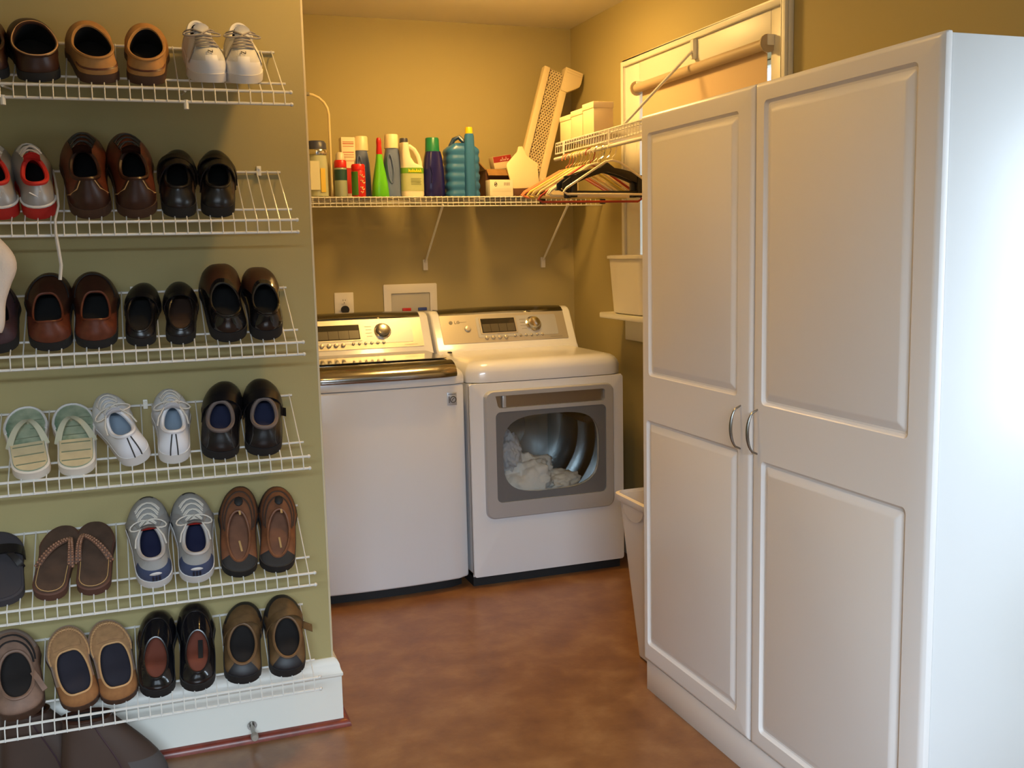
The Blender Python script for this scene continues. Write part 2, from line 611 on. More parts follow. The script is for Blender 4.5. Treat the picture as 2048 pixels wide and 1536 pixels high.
dl = cab_door(2.1500, YFAR, .102, ZT, [(2.213, 2.697, 1.008, 1.720), (2.206, 2.712, .160, .872)], None)
dr = cab_door(YN, 2.1440, .102, ZT, [(1.594, 2.104, 1.000, 1.729), (1.594, 2.102, .150, .860)], None)
for d, yy in ((dl, 2.196), (dr, 2.120)):
    pts = []
    for i in range(17):
        a = -1 + 2 * i / 16
        pts.append((XCAB - .030 * math.sqrt(max(0, 1 - a * a)) ** .9 + .001, yy, .930 + a * .056))
    rr = [.0024 + .0020 * math.cos((-1 + 2 * i / 16) * PI / 2) for i in range(17)]
    G().tube(pts, rr, 8).build('handle', M['nickel'], d, label='curved brushed metal handle')


# ------------------------------------------------------------------ wire shelving
def poly_wire(pts, r=.0016, seg=5):
    return G().tube(pts, r, seg)


ZS = [1.800, 1.481, 1.165, .861, .541, .246]          # height of the front rail of every shoe shelf
XE = .372                                            # right end
XS = -.72                                            # left end, outside the photograph
YFR = 2.665
RISE = .137
LIP = .031
ORD = ['top', 'second', 'third', 'fourth', 'fifth', 'lowest']
wire_me = None
cap_me = G().ball((0, 0, 0), .0052, 6).mesh('rail_cap', M['wire'])
for i, zf in enumerate(ZS):
    t = thing('wire_shoe_shelf', '%s slanted white wire shoe shelf on the khaki wall' % ORD[i], 'shelf', (XE, Y1, zf), 'slanted shoe shelves')
    yb = Y1 - .008
    G().tube([(XS, yb, zf + RISE), (XE, yb, zf + RISE)], .0034, 6).build('back_rail', M['wire'], t)
    G().tube([(XS, YFR, zf), (XE + .008, YFR, zf)], .0036, 6).build('front_rail', M['wire'], t)
    G().tube([(XS, YFR - .006, zf - LIP), (XE + .008, YFR - .006, zf - LIP)], .0036, 6).build('lip_rail', M['wire'], t)
    ym = YFR + .055
    G().tube([(XS, ym, zf + RISE * .25 - .005), (XE + .004, ym, zf + RISE * .25 - .005)], .0030, 6).build('mid_rail', M['wire'], t)
    for q in ((YFR, 0), (YFR - .006, -LIP)):
        share(cap_me, 'rail_cap', t, (XE + .008 - XE, q[0] - Y1, q[1]))
    if wire_me is None:
        wire_me = poly_wire([(0, -.008, RISE + .0035), (0, YFR - Y1 + .004, .0045), (0, YFR - Y1 - .0045, -.001), (0, YFR - Y1 - .0105, -LIP - .002)], .00155).mesh('cross_wire', M['wire'])
    x = XE - .008
    k = 0
    while x > XS + .01:
        if x > -.52:
            share(wire_me, 'cross_wire', t, (x - XE, 0, 0))
        x -= .0282
        k += 1
    for cx in (XE - .058, -.055 + .012 * i, -.46):
        if i == 0 and cx > .2:
            continue
        gg = G().box(cx - .006, cx + .006, Y1 - .013, Y1 - .0005, zf + RISE - .010, zf + RISE + .016)
        gg.lathe([(.0035, -.016), (.0035, -.0125)], (cx, Y1, zf + RISE + .009), 8, 'y')
        gg.build('wall_clip', M['white_plastic'], t, bevel=.0015)
    # small downward bracket under the top shelf
    if i == 0:
        for cx in (.125, -.28):
            gg = G()
            gg.tube([(cx, YFR - .004, zf - LIP + .004), (cx, YFR - .006, zf - LIP - .018)], .006, 8)
            gg.tube([(cx, YFR + .004, zf - .004), (cx, Y1 - .004, zf + .02)], .003, 6)
            gg.build('shelf_bracket', M['white_plastic'], t)

# back shelf over the machines
ZB = 1.632
YBF = 4.330
t = thing('wire_shelf', 'long white wire shelf over the washer holding the bottles', 'shelf', (XC, Y2, ZB), 'wire laundry shelves')
for nm, y, z, r in (('back_rail', Y2 - .006, ZB - .004, .003), ('mid_rail', 4.50, ZB - .004, .003), ('front_rail', YBF, ZB - .003, .003), ('lip_rail', YBF - .004, ZB - .028, .0026), ('lip_rail', YBF - .006, ZB - .042, .0026)):
    G().tube([(XC + .004, y, z), (XR - .004, y, z)], r, 6).build(nm, M['wire'], t)
wme = poly_wire([(0, -.006, 0), (0, YBF - Y2, 0), (0, YBF - Y2 - .0045, -.003), (0, YBF - Y2 - .009, -.044)], .0014).mesh('cross_wire', M['wire'])
x = .012
while x < XR - XC - .01:
    share(wme, 'cross_wire', t, (x, 0, 0))
    x += .0245
for bx_, bz in ((1.254, 1.325), (1.852, 1.322)):
    gg = G()
    gg.tube([(bx_, YBF + .004, ZB - .036), (bx_, Y2 - .012, bz + .02)], .0055, 6)
    gg.box(bx_ - .011, bx_ + .011, Y2 - .010, Y2 - .0005, bz - .018, bz + .032)
    gg.build('diagonal_bracket', M['wire'], t)

# right shelf with hanging rod
ZR = 1.842
XRF = 1.700
YRA, YRB = 2.76, 4.10
t = thing('hanging_shelf', 'white wire shelf with hanging rod on the right wall', 'shelf', (XR, YRA, ZR), 'wire laundry shelves')
for nm, x, z, r in (('back_rail', XR - .005, ZR - .004, .003), ('mid_rail', 1.86, ZR - .004, .003), ('front_rail', XRF, ZR - .002, .0035), ('front_rail', XRF - .002, ZR - .016, .003), ('lip_rail', XRF - .004, ZR - .046, .0035)):
    G().tube([(x, YRA, z), (x, YRB, z)], r, 6).build(nm, M['wire'], t)
G().tube([(XRF - .006, YRA, ZR - .068), (XRF - .006, YRB, ZR - .068)], .0075, 10).build('hanging_rod', M['wire'], t)
wme = poly_wire([(-.006, 0, 0), (XRF - XR, 0, 0), (XRF - XR - .0045, 0, -.003), (XRF - XR - .008, 0, -.048)], .0014).mesh('cross_wire', M['wire'])
y = .01
while y < YRB - YRA:
    share(wme, 'cross_wire', t, (0, y, 0))
    y += .0245
for yy in (3.10, 3.56, 4.0):
    G().tube([(XRF - .006, yy, ZR - .004), (XRF - .008, yy, ZR - .075)], .0045, 6).build('rod_hook', M['wire'], t)
gg = G().tube([(XRF, 3.44, ZR + .002), (XR - .034, 3.44, 2.118)], .0058, 6)
gg.box(XR - .040, XR - .023, 3.430, 3.450, 2.085, 2.155)
gg.build('upper_brace', M['wire'], t)


# ------------------------------------------------------------------ washer
def bowed(x0, x1, yf, yb, bow, r=.02, n=14):
    """plan outline with a bowed front (front is the low-y side)"""
    xc, hw = (x0 + x1) / 2, (x1 - x0) / 2
    pts = []
    for i in range(n + 1):
        x = x0 + (x1 - x0) * i / n
        u = (x - xc) / hw
        y = yf - bow * (1 - u * u) + r * max(0, (abs(u) - (1 - r / hw)) / (r / hw)) ** 2
        pts.append((x, y))
    pts += [(x1, yf + .05), (x1, yb), (x0, yb), (x0, yf + .05)]
    return pts


# console profile in y,z shared by both machines
CON = [(4.60, .92), (4.60, 1.085), (4.585, 1.108), (4.555, 1.120), (4.480, 1.122), (4.455, 1.116), (4.438, 1.104), (4.352, .958), (4.340, .946), (4.330, .92)]
CA = Vector((0, 4.352, .958))
CB = Vector((0, 4.438, 1.104))
CU = (CB - CA).normalized()
CN = Vector((0, -CU.z, CU.y))


def cpt(x, s, h=0.0):
    p = CA + CU * s + CN * h
    return Vector((x, p.y, p.z))


def cmat(x, s, h):
    p = cpt(x, s, h)
    X = Vector((1, 0, 0))
    return Matrix(((X.x, CU.x, CN.x, p.x), (X.y, CU.y, CN.y, p.y), (X.z, CU.z, CN.z, p.z), (0, 0, 0, 1)))


def plate(x0, x1, s0, s1, h0, h1, r=.004):
    g = G()
    lp = rrect(x0, x1, s0, s1, r, 3)
    g.loft([[cpt(u, v, h0) for u, v in lp], [cpt(u, v, h1) for u, v in lp]])
    return g


def knob(x, s, r, depth):
    g = G()
    mt = cmat(x, s, 0)
    rows = []
    for rr, h in ((r * 1.12, .0035), (r * 1.12, .007), (r, .008), (r, depth * .7), (r * .9, depth * .92), (r * .6, depth), (r * .02, depth)):
        rows.append([mt @ Vector((rr * math.cos(2 * PI * j / 24), rr * math.sin(2 * PI * j / 24), h)) for j in range(24)])
    return g.loft(rows)


def console(root, x0, x1, dryer):
    con = G().prism(CON, x0, x1, 'yz').build('console', M['white_enamel'], root, bevel=.010, seg=3)
    L_ = .1694
    px0, px1 = x0 + .038, x1 - .040
    pan = plate(px0, px1, .022, L_ - .004, -.001, .0022).build('control_panel', M['silver'], root)
    # polished strip along the top
    g = G()
    n = 12
    rows = []
    for (yy, zz) in ((4.436, 1.1045), (4.456, 1.1185), (4.482, 1.1245), (4.540, 1.1235)):
        rows.append([(px0 + (px1 - px0) * i / n, yy - .0012, zz + .006 * math.sin(PI * i / n) + .001) for i in range(n + 1)])
    rows += [[(x, y + .002, z - .008) for x, y, z in rows[-1]], [(x, y + .002, z - .008) for x, y, z in rows[0]], rows[0]]
    g.grid(rows).build('top_trim', M['lid_steel'], root)
    xk = px0 + (.735 if dryer else .705) * (px1 - px0)
    xs0, xs1 = px0 + (.315 if dryer else .225) * (px1 - px0), px0 + (.585 if dryer else .535) * (px1 - px0)
    insert = plate(xs0 - .022, px1 - .045, .046, .150, .002, .0034, .008).build('panel_insert', M['silver_paint'], root)
    bez = plate(xs0 - .008, xs1 + .008, .062, .146, .0034, .0056, .003).build('display_bezel', M['silver'], root)
    scr = plate(xs0, xs1, .068, .140, .0056, .0064, .002).build('display', M['screen'], bez)
    cw = (xs1 - xs0 - .014) / 4
    for i in range(4):
        plate(xs0 + .004 + i * (cw + .002), xs0 + .004 + i * (cw + .002) + cw, .072, .112, .0064, .0070, .001).build('display_cell', M['screen_cell'], scr)
    kn = knob(xk, .104, .029, .030).build('knob', M['chrome'] if dryer else M['nickel'], root, label='round selector knob')
    g = G().loft([[cmat(xk, .104, 0) @ Vector((r_ * math.cos(2 * PI * j / 24), r_ * math.sin(2 * PI * j / 24), h)) for j in range(24)] for r_, h in ((.038, .0034), (.038, .006), (.034, .0075), (.034, .0034))], caps=False)
    g.build('knob_ring', M['chrome'], kn)
    for i in range(4):
        knob(xs0 + .016 + i * .031, .044, .0085, .011).build('button', M['silver'], root)
    for i in range(6):
        knob(xs0 + .154 + i * .027, .048, .0055, .009).build('button', M['silver'], root)
    xp = px0 + (.205 if dryer else .075) * (px1 - px0)
    knob(xp, .094, .014, .012).build('power_button', M['silver'], root)
    # small printed marks
    g = G()
    for a, b, s0, s1 in ((xs1 + .025, xs1 + .055, .128, .130), (xs1 + .028, xs1 + .055, .112, .114), (xs1 + .026, xs1 + .055, .096, .098), (xs1 + .03, xs1 + .055, .080, .082), (px0 + .08, px0 + .125, .128, .1295), (px1 - .09, px1 - .03, .032, .0335)):
        g.v += [cpt(a, s0, .0040), cpt(b, s0, .0040), cpt(b, s1, .0040), cpt(a, s1, .0040)]
        k = len(g.v)
        g.f.append((k - 4, k - 3, k - 2, k - 1))
        g.m.append(0)
    g.build('printed_marks', M['grey'], root, smooth=False)
    return con


WX0, WX1 = .512, 1.197
wash = thing('washing_machine', 'white top-load washer with steel-edged lid, left of the dryer', 'washer', ((WX0 + WX1) / 2, 4.2, 0))
out = bowed(WX0, WX1, 3.895, 4.60, .022)
G().prism(out, .045, .858, 'xy').build('cabinet_body', M['white_enamel'], wash, bevel=.010, seg=3)
G().prism(bowed(WX0 + .02, WX1 - .02, 3.94, 4.58, .02), .0, .046, 'xy').build('base', M['dark_gap'], wash)
# top cover: raised frame with the lid set in
cov = G()
o1 = bowed(WX0, WX1, 3.895, 4.60, .022)


def inset(pl, d, cx, cy):
    return [(u + (d if u < cx else -d) * min(1, abs(u - cx) / .2), v + (d if v < cy else -d)) for u, v in pl]


cxw = (WX0 + WX1) / 2
rows = [[(u, v, .861) for u, v in o1], [(u, v, .888) for u, v in o1]]
for d, z in ((.004, .902), (.012, .914), (.024, .924), (.040, .930)):
    rows.append([(u, v, z) for u, v in inset(o1, d, cxw, 4.2)])
cov.loft(rows)
cov.build('top_cover', M['white_enamel'], wash, angle=60)
# lid with rolled steel front edge
LX0, LX1 = WX0 + .030, WX1 - .034
roll = [(3.872, .893), (3.868, .903), (3.872, .916), (3.884, .930), (3.906, .943), (3.935, .951), (3.965, .954), (4.33, .957), (4.33, .940), (3.92, .935), (3.89, .90)]
nx = 14
rows = []
for i in range(nx + 1):
    x = LX0 + (LX1 - LX0) * i / nx
    u = (x - cxw) / ((LX1 - LX0) / 2)
    b = .018 * (1 - u * u) - .004 - .02 * max(0, abs(u) - .93) / .07 * .8
    rows.append([(x, y - b * max(0, min(1, (4.2 - y) / .3)), z) for y, z in roll])
lid = G().loft(rows).build('lid', M['lid_steel'], wash, angle=50, label='lid with rolled polished steel front edge')
G().prism(rrect(LX0 + .012, LX1 - .012, 3.985, 4.325, .01, 3), .9575, .9605, 'xy').build('lid_glass', M['lid_glass'], lid)
G().box(LX0 + .02, LX1 - .02, 4.329, 4.345, .93, .952).build('lid_hinge', M['dark_gap'], wash)
console(wash, WX0, WX1, False)
g = G()
g.loft([[cmat(.640, .036, 0) @ Vector((r_ * math.cos(2 * PI * j / 16), r_ * math.sin(2 * PI * j / 16), h)) for j in range(16)] for r_, h in ((.006, .002), (.006, .0040), (.001, .0040))])
g.build('logo_disc', M['grey'], wash)
text_mesh('logo_letters', 'LG', .015, M['grey'], wash, cmat(.660, .036, .0030))
bad = G().box(1.117, 1.157, 3.8835, 3.8895, .776, .828).build('badge', M['silver_paint'], wash, bevel=.001, label='small grey square badge')
g = G().box(1.1235, 1.1265, 3.8826, 3.8834, .786, .812)
for rr in (.012,):
    g.tube([(1.1415 + rr * math.cos(2 * PI * j / 18), 3.8830, .799 + rr * math.sin(2 * PI * j / 18)) for j in range(18)], .0015, 4, True)
g.tube([(1.136, 3.8830, .794), (1.1415, 3.8830, .802), (1.147, 3.8830, .804)], .0012, 4)
g.box(1.121, 1.153, 3.8826, 3.8834, .820, .822)
g.build('badge_mark', M['black'], bad, smooth=False)
for xx in (WX0 + .07, WX1 - .07):
    G().lathe([(.02, 0), (.02, .03)], (xx, 3.97, 0), 12).build('foot', M['black'], wash)

# ------------------------------------------------------------------ dryer
DX0, DX1 = 1.209, 1.896
dry = thing('dryer', 'white front-load dryer with silver window door and laundry inside', 'dryer', ((DX0 + DX1) / 2, 4.2, 0))
DYF = 3.874
hole = superell(1.560, .552, .222, .166, 3.4, 44)
body = G()
body.box(DX0, DX0 + .02, DYF + .016, 4.60, .045, .856)
body.box(DX1 - .02, DX1, DYF + .016, 4.60, .045, .856)
body.box(DX0, DX1, 4.58, 4.60, .045, .856)
body.box(DX0, DX1, DYF + .02, 4.60, .045, .06)
body.build('cabinet_body', M['white_enamel'], dry)
fp = G().filled(rrect(DX0, DX1, .045, .856, .012, 4), [hole], DYF, DYF + .022, 'xz')
fp.build('front_panel', M['white_enamel'], dry, bevel=.006, seg=3)
G().box(DX0 + .004, DX1 - .006, 3.905, 4.58, 0, .046).build('base', M['dark_gap'], dry)  # dark block stands in for the shadow gap below the dryer
o2 = bowed(DX0, DX1, 3.882, 4.60, .010, .03)
cxd = (DX0 + DX1) / 2
cov = G()
rows = [[(u, v, .859) for u, v in o2], [(u, v, .900) for u, v in o2]]
for d, z in ((.005, .916), (.014, .930), (.028, .940), (.048, .945), (.075, .946)):
    rows.append([(u, v, z) for u, v in inset(o2, d, cxd, 4.2)])
cov.loft(rows)
cov.build('top_cover', M['white_enamel'], dry, angle=60)
console(dry, DX0, DX1, True)
g = G()
g.loft([[cmat(DX0 + .088, .128, 0) @ Vector((r_ * math.cos(2 * PI * j / 16), r_ * math.sin(2 * PI * j / 16), h)) for j in range(16)] for r_, h in ((.0085, .002), (.0085, .0045), (.001, .0045))])
g.build('logo_disc', M['grey'], dry)
text_mesh('logo_letters', 'LG', .021, M['grey'], dry, cmat(DX0 + .117, .128, .0030))
# screw cover on deck corner
G().box(1.245, 1.262, 4.285, 4.305, .945, .951).build('deck_clip', M['black'], dry, bevel=.002)

# door
DFY = DYF - .018
door = G()
win_hole = rrect(1.312, 1.808, .357, .736, .022, 5)
pocket = [(1.330, .752), (1.795, .752), (1.803, .762), (1.803, .797), (1.795, .803), (1.313, .803), (1.318, .782), (1.322, .762)]
dro = rrect(1.266, 1.846, .288, .826, .034, 6)
drn = G()
bm = bmesh.new()
es = []
ins = [(u + (.006 if u < 1.55 else -.006) * 1.0, v + (.006 if v < .55 else -.006)) for u, v in dro]
for lp in [ins, win_hole, pocket]:
    vs = [bm.verts.new((u, DFY, v)) for u, v in lp]
    es += [bm.edges.new((vs[i], vs[(i + 1) % len(vs)])) for i in range(len(vs))]
bmesh.ops.triangle_fill(bm, use_beauty=True, use_dissolve=False, edges=es)
bm.verts.index_update()
drn.add([tuple(v.co) for v in bm.verts], [tuple(v.index for v in f.verts) for f in bm.faces])
bm.free()
drn.grid([[(u, DFY, v) for u, v in ins], [(u + (-.004 if u < 1.55 else .004), DFY + .004, v + (-.004 if v < .55 else .004)) for u, v in ins], [(u, DFY + .0175, v) for u, v in dro]], True)
drn.grid([[(u, DFY, v) for u, v in win_hole], [(u, DFY + .010, v) for u, v in win_hole]], True)
drn.grid([[(u, DFY, v) for u, v in pocket], [(u, DFY + .0168, v) for u, v in pocket]], True)
dfr = drn.build('door', M['silver_paint'], dry, angle=30, label='silver door with handle pocket and window')
pk = G().prism(pocket, DFY + .0168, DFY + .0172, 'xz')
pk.build('handle_pocket', mat('satin_pocket', (150, 140, 128), .22, .7), dfr)  # brownish colour carries the warm reflection in the silver recess
G().box(1.345, 1.36, DFY + .003, DFY + .016, .753, .802).build('handle_rib', M['silver_paint'], dfr, bevel=.002)
whole2 = superell(1.560, .552, .218, .163, 3.4, 44)
G().filled(rrect(1.3125, 1.8075, .3575, .7355, .020, 5), [whole2], DFY + .006, DFY + .011, 'xz').build('window_surround', M['glass_tint'], dfr, angle=30)
G().prism(superell(1.560, .552, .2178, .1628, 3.4, 44), DFY + .0070, DFY + .0095, 'xz').build('window_glass', M['glass'], dfr, smooth=False)
# drum
dcx, dcz = 1.56, .56
dr_ = G()
segs = 40
prof = [(.285, 3.905), (.285, 4.05), (.292, 4.06), (.292, 4.075), (.285, 4.085), (.285, 4.24), (.292, 4.25), (.292, 4.265), (.285, 4.275), (.285, 4.46)]
dr_.lathe(prof, (dcx, 0, dcz), segs, 'y', caps=False)
dr_.build('drum', M['drum'], dry)
G().lathe([(.285, 4.458), (.11, 4.47), (.10, 4.455), (.02, 4.455), (.001, 4.455)], (dcx, 0, dcz), segs, 'y', caps=False).build('drum_back', M['drum'], dry)
for a in (0.45, 2.5, 4.6):
    c_, s_ = math.cos(a), math.sin(a)
    rows = []
    for yy in (3.93, 3.96, 4.40, 4.44):
        hgt = .075 if 3.95 < yy < 4.42 else .02
        row = []
        for w_, h_ in ((-.035, 0), (-.016, hgt), (.016, hgt), (.035, 0)):
            rr = .288 - h_
            row.append((dcx + rr * c_ - w_ * s_, yy, dcz + rr * s_ + w_ * c_))
        rows.append(row)
    G().loft(rows).build('drum_fin', M['drum_dark'], dry, bevel=.008)
G().lathe([(.30, 3.897), (.30, 3.906), (.262, 3.915), (.262, 3.905)], (dcx, 0, dcz), segs, 'y', caps=False).build('drum_ring', M['chrome'], dry)


# laundry heap behind the window
def crumple(name, label, c, r, sc, seed, m):
    bm = bmesh.new()
    bmesh.ops.create_icosphere(bm, subdivisions=5, radius=1)
    from mathutils import noise as mn
    off = Vector((seed * 3.1, seed * 1.7, seed))
    for v in bm.verts:
        d = v.co.normalized()
        n = mn.fractal(d * 1.6 + off, .9, 2.1, 4) * .30 + abs(mn.noise(d * 4.3 + off)) * .20 - abs(mn.noise(d * 9 + off)) * .09
        q = d * (1 + n) * r
        v.co = Vector((c[0] + q.x * sc[0], max(c[1] + q.y * sc[1], 3.90), max(c[2] + q.z * sc[2], .300)))
    me = bpy.data.meshes.new(name)
    bm.to_mesh(me)
    bm.free()
    me.polygons.foreach_set('use_smooth', [True] * len(me.polygons))
    me.materials.append(m)
    o = bpy.data.objects.new(name, me)
    COL.objects.link(o)
    return tag(o, label, 'laundry', 'laundry in the dryer')


crumple('towel', 'crumpled white towel heaped low in the dryer drum', (1.49, 4.02, .405), .13, (1.05, .85, .85), 1.3, M['laundry'])
crumple('shirt', 'crumpled pale shirt on top of the towel in the dryer', (1.41, 4.02, .53), .085, (.75, .9, 1.05), 4.1, mat('grey_cotton', (190, 192, 200), .95, bump=(60, .5)))
crumple('towel', 'flattened cream towel at the right of the heap in the dryer', (1.62, 4.04, .365), .105, (1.2, .8, .6), 7.7, mat('cream_cotton', (222, 214, 204), .95, bump=(60, .5)))

# ------------------------------------------------------------------ wall plates
ol = thing('wall_outlet', 'white duplex outlet with a dark plug above the washer', 'outlet', (.861, Y2, 1.17))
G().box(.817, .906, Y2 - .006, Y2 - .0005, 1.098, 1.215).build('cover_plate', M['white_plastic'], ol, bevel=.002)
G().prism(superell(.8615, 1.176, .017, .014, 3, 20), Y2 - .0085, Y2 - .006, 'xz').build('receptacle', M['white_plastic'], ol)
g = G().box(.855, .857, Y2 - .0092, Y2 - .0086, 1.176, 1.184).box(.8655, .8675, Y2 - .0092, Y2 - .0086, 1.177, 1.183)
g.lathe([(.0022, Y2 - .0092), (.0022, Y2 - .0086)], (.8615, 0, 1.168), 8, 'y')
g.build('slots', M['black'], ol, smooth=False)
G().lathe([(.018, Y2 - .034), (.019, Y2 - .028), (.017, Y2 - .0065)], (.8615, 0, 1.137), 14, 'y').build('plug', M['dark_gap'], ol)

vb = thing('valve_box', 'white recessed water valve box with red and blue levers', 'valve box', (1.178, Y2, 1.13))
G().filled(rrect(1.048, 1.306, 1.012, 1.245, .006, 3), [rrect(1.084, 1.271, 1.045, 1.202, .004, 3)], Y2 - .008, Y2 - .0005, 'xz').build('frame', M['white_plastic'], vb, bevel=.0015)
bx = mat('valve_box_inside', (186, 184, 172), .6)
g = G().box(1.086, 1.269, Y2 - .0022, Y2 - .0006, 1.047, 1.200)
g.build('back_plate', bx, vb)
for xx, m_, lab in ((1.150, M['red'], 'red hot water lever'), (1.226, M['blue'], 'blue cold water lever')):
    v = G().lathe([(.011, Y2 - .030), (.011, Y2 - .0023)], (xx, 0, 1.098), 12, 'y').build('valve', M['nickel'], vb)
    G().box(xx - .022, xx + .020, Y2 - .042, Y2 - .030, 1.119, 1.134).build('lever', m_, v, bevel=.003, label=lab)
    G().tube([(xx, Y2 - .022, 1.09), (xx, Y2 - .03, 1.03), (xx + .01, Y2 - .035, .95)], .008, 8).build('hose', M['dark_gap'], vb)

# door stop on the baseboard
ds = thing('door_stop', 'metal door stop screwed to the white baseboard under the shoes', 'door stop', (.208, Y1 - .02, .045))
G().lathe([(.014, Y1 - .0262), (.012, Y1 - .0205)], (.208, 0, .048), 14, 'y').build('flange', M['nickel'], ds)
G().tube([(.208, Y1 - .026, .048), (.208, Y1 - .060, .046), (.209, Y1 - .085, .044)], [.0075, .006, .006], 10).build('stem', M['nickel'], ds)
G().lathe([(.009, Y1 - .100), (.011, Y1 - .096), (.011, Y1 - .084)], (.209, 0, .044), 12, 'y').build('rubber_tip', mat('dull_rubber_tip', (150, 140, 128), .6), ds)


# ------------------------------------------------------------------ things on the back shelf
def se_row(cx, cy, rx, ry, z, e=2.6, n=24):
    return [(u, v, z) for u, v in superell(cx, cy, rx, ry, e, n)]


def cap_on(root, name, cx, cy, r, z0, z1, m, ribs=True, taper=.94):
    rows = []
    for z, k in ((z0, 1), (z1 - .004, taper), (z1, taper * .92)):
        rows.append([(cx + r * k * (1 + (.03 if ribs and j % 2 else 0)) * math.cos(2 * PI * j / 28), cy + r * k * (1 + (.03 if ribs and j % 2 else 0)) * math.sin(2 * PI * j / 28), z) for j in range(28)])
    return G().loft(rows).build(name, m, root)


def pl(name, rgb, rough=.35, **k):
    return mat(name, rgb, rough, **k)


ZSH = ZB + .0018
SHELF_GROUP = 'cleaning products on the laundry shelf'


def prod(name, label, cat, x, y, z=ZSH):
    return thing(name, label, cat, (x, y, z), SHELF_GROUP)


# glass jar with wire hoop handle (left edge, partly hidden by the wall corner)
t = prod('storage_jar', 'tall bluish glass jar with metal clamp lid at the shelf end', 'jar', .725, 4.42)
jg = pl('blue_grey_glass', (176, 180, 150), .15)
rows = [se_row(.725, 4.42, a, a, ZSH + z, 2) for z, a in ((0, .040), (.004, .046), (.14, .046), (.170, .042), (.178, .042))]
G().loft(rows).build('jar_body', jg, t)
G().lathe([(.046, ZSH + .178), (.0475, ZSH + .182), (.0475, ZSH + .196), (.045, ZSH + .200)], (.725, 4.42, 0), 24).build('metal_band', M['chrome'], t)
G().lathe([(.044, ZSH + .200), (.043, ZSH + .226), (.036, ZSH + .236), (.001, ZSH + .238)], (.725, 4.42, 0), 24).build('lid', pl('dark_blue_lid', (52, 58, 84), .4), t)
G().prism([(.731, 4.3715), (.752, 4.3780), (.753, 4.3765), (.732, 4.3700)], ZSH + .02, ZSH + .12, 'xy').build('sticker', pl('yellow_sticker', (206, 176, 70), .6), t)
G().prism([(.690, 4.3735), (.729, 4.3715), (.728, 4.3700), (.689, 4.3720)], ZSH + .03, ZSH + .15, 'xy').build('sticker', pl('pale_sticker', (214, 210, 180), .6), t)
# hoop
t = prod('basket_handle', 'tall cream wire hoop standing behind the glass jar', 'wire hoop', .700, 4.50)
pts = [(.800, 4.50, ZSH)] + [(.800, 4.50, ZSH + .30)] + [(.800 - .095 + .095 * math.cos(a), 4.50, ZSH + .36 + .085 * math.sin(a)) for a in [i * PI / 10 for i in range(11)]] + [(.610, 4.50, ZSH + .30), (.610, 4.50, ZSH)]
hp = G().tube(pts, .0055, 8).build('hoop', pl('cream_wire', (222, 206, 160), .35), t)
G().tube([(.72, 4.50, ZSH + .443), (.705, 4.50, ZSH + .4445), (.69, 4.50, ZSH + .443)], .0085, 8).build('grip', pl('grey_grip', (150, 146, 130), .5), t)
G().tube([(.610, 4.50, ZSH + .003), (.800, 4.50, ZSH + .003)], .0045, 6).build('foot_bar', pl('cream_wire_2', (222, 206, 160), .35), t)

# spray can with red cap
t = prod('spray_can', 'slim spray can with clear and red cap beside the jar', 'spray can', .822, 4.40)
G().lathe([(.026, ZSH), (.027, ZSH + .004), (.027, ZSH + .118), (.024, ZSH + .124)], (.822, 4.40, 0), 20).build('can_body', pl('pale_green_can', (150, 160, 138), .3), t)
G().lathe([(.0274, ZSH + .07), (.0274, ZSH + .116)], (.822, 4.40, 0), 20, caps=False).build('label_band', pl('dark_green_band', (36, 74, 70), .4), t)
G().lathe([(.0262, ZSH + .124), (.0262, ZSH + .150), (.022, ZSH + .156)], (.822, 4.40, 0), 20).build('cap', M['red'], t)
G().lathe([(.020, ZSH + .156), (.017, ZSH + .182), (.010, ZSH + .190)], (.822, 4.40, 0), 16).build('clear_cap', pl('frosted_cap', (206, 196, 170), .3), t)
# carton
t = prod('soap_carton', 'narrow upright cream carton printed with red lettering', 'carton', .872, 4.50)
G().box(.844, .905, 4.475, 4.53, ZSH, ZSH + .262).build('box_body', pl('cream_carton', (226, 212, 180), .7), t, bevel=.0015)
g = G()
for a, b in ((.232, .236), (.240, .243), (.222, .2245), (.196, .199), (.186, .188), (.176, .178), (.160, .162)):
    g.box(.850, .898, 4.4740, 4.4749, ZSH + a, ZSH + b)
g.build('printed_lines', pl('faded_red_print', (190, 96, 70), .7), t, smooth=False)
g = G().box(.844, .905, 4.4742, 4.4749, ZSH + .02, ZSH + .13)
g.build('red_panel', pl('carton_red', (188, 40, 30), .6), t, smooth=False)
# small red canister
t = prod('scrub_canister', 'short red canister with red cap in front of the cream carton', 'canister', .895, 4.385)
G().lathe([(.029, ZSH), (.030, ZSH + .003), (.030, ZSH + .108), (.028, ZSH + .112)], (.895, 4.385, 0), 22).build('can_body', M['red'], t)
G().lathe([(.0295, ZSH + .112), (.0295, ZSH + .132), (.026, ZSH + .138), (.001, ZSH + .139)], (.895, 4.385, 0), 22).build('cap', pl('bright_red_cap', (206, 20, 16), .35), t)
rows = []
for z in (.006, .106):
    rows.append([(.895 + .0304 * math.cos(a), 4.385 + .0304 * math.sin(a), ZSH + z) for a in [PI * (1.02 + .05 * i) for i in range(9)]])
G().grid(rows).build('label_panel', pl('green_label', (70, 128, 44), .5), t)
g = G()
for k, (zz, aa) in enumerate(((.09, 1.58), (.083, 1.68), (.066, 1.6), (.058, 1.7), (.038, 1.58), (.03, 1.66), (.018, 1.6))):
    g.tube([(.895 + .0306 * math.cos(PI * (aa - .07 + .035 * i)), 4.385 + .0306 * math.sin(PI * (aa - .07 + .035 * i)), ZSH + zz + .004 * math.sin(i * 2.2)) for i in range(5)], .0022, 4)
g.build('printed_letters', pl('cream_print', (226, 200, 150), .6), t)


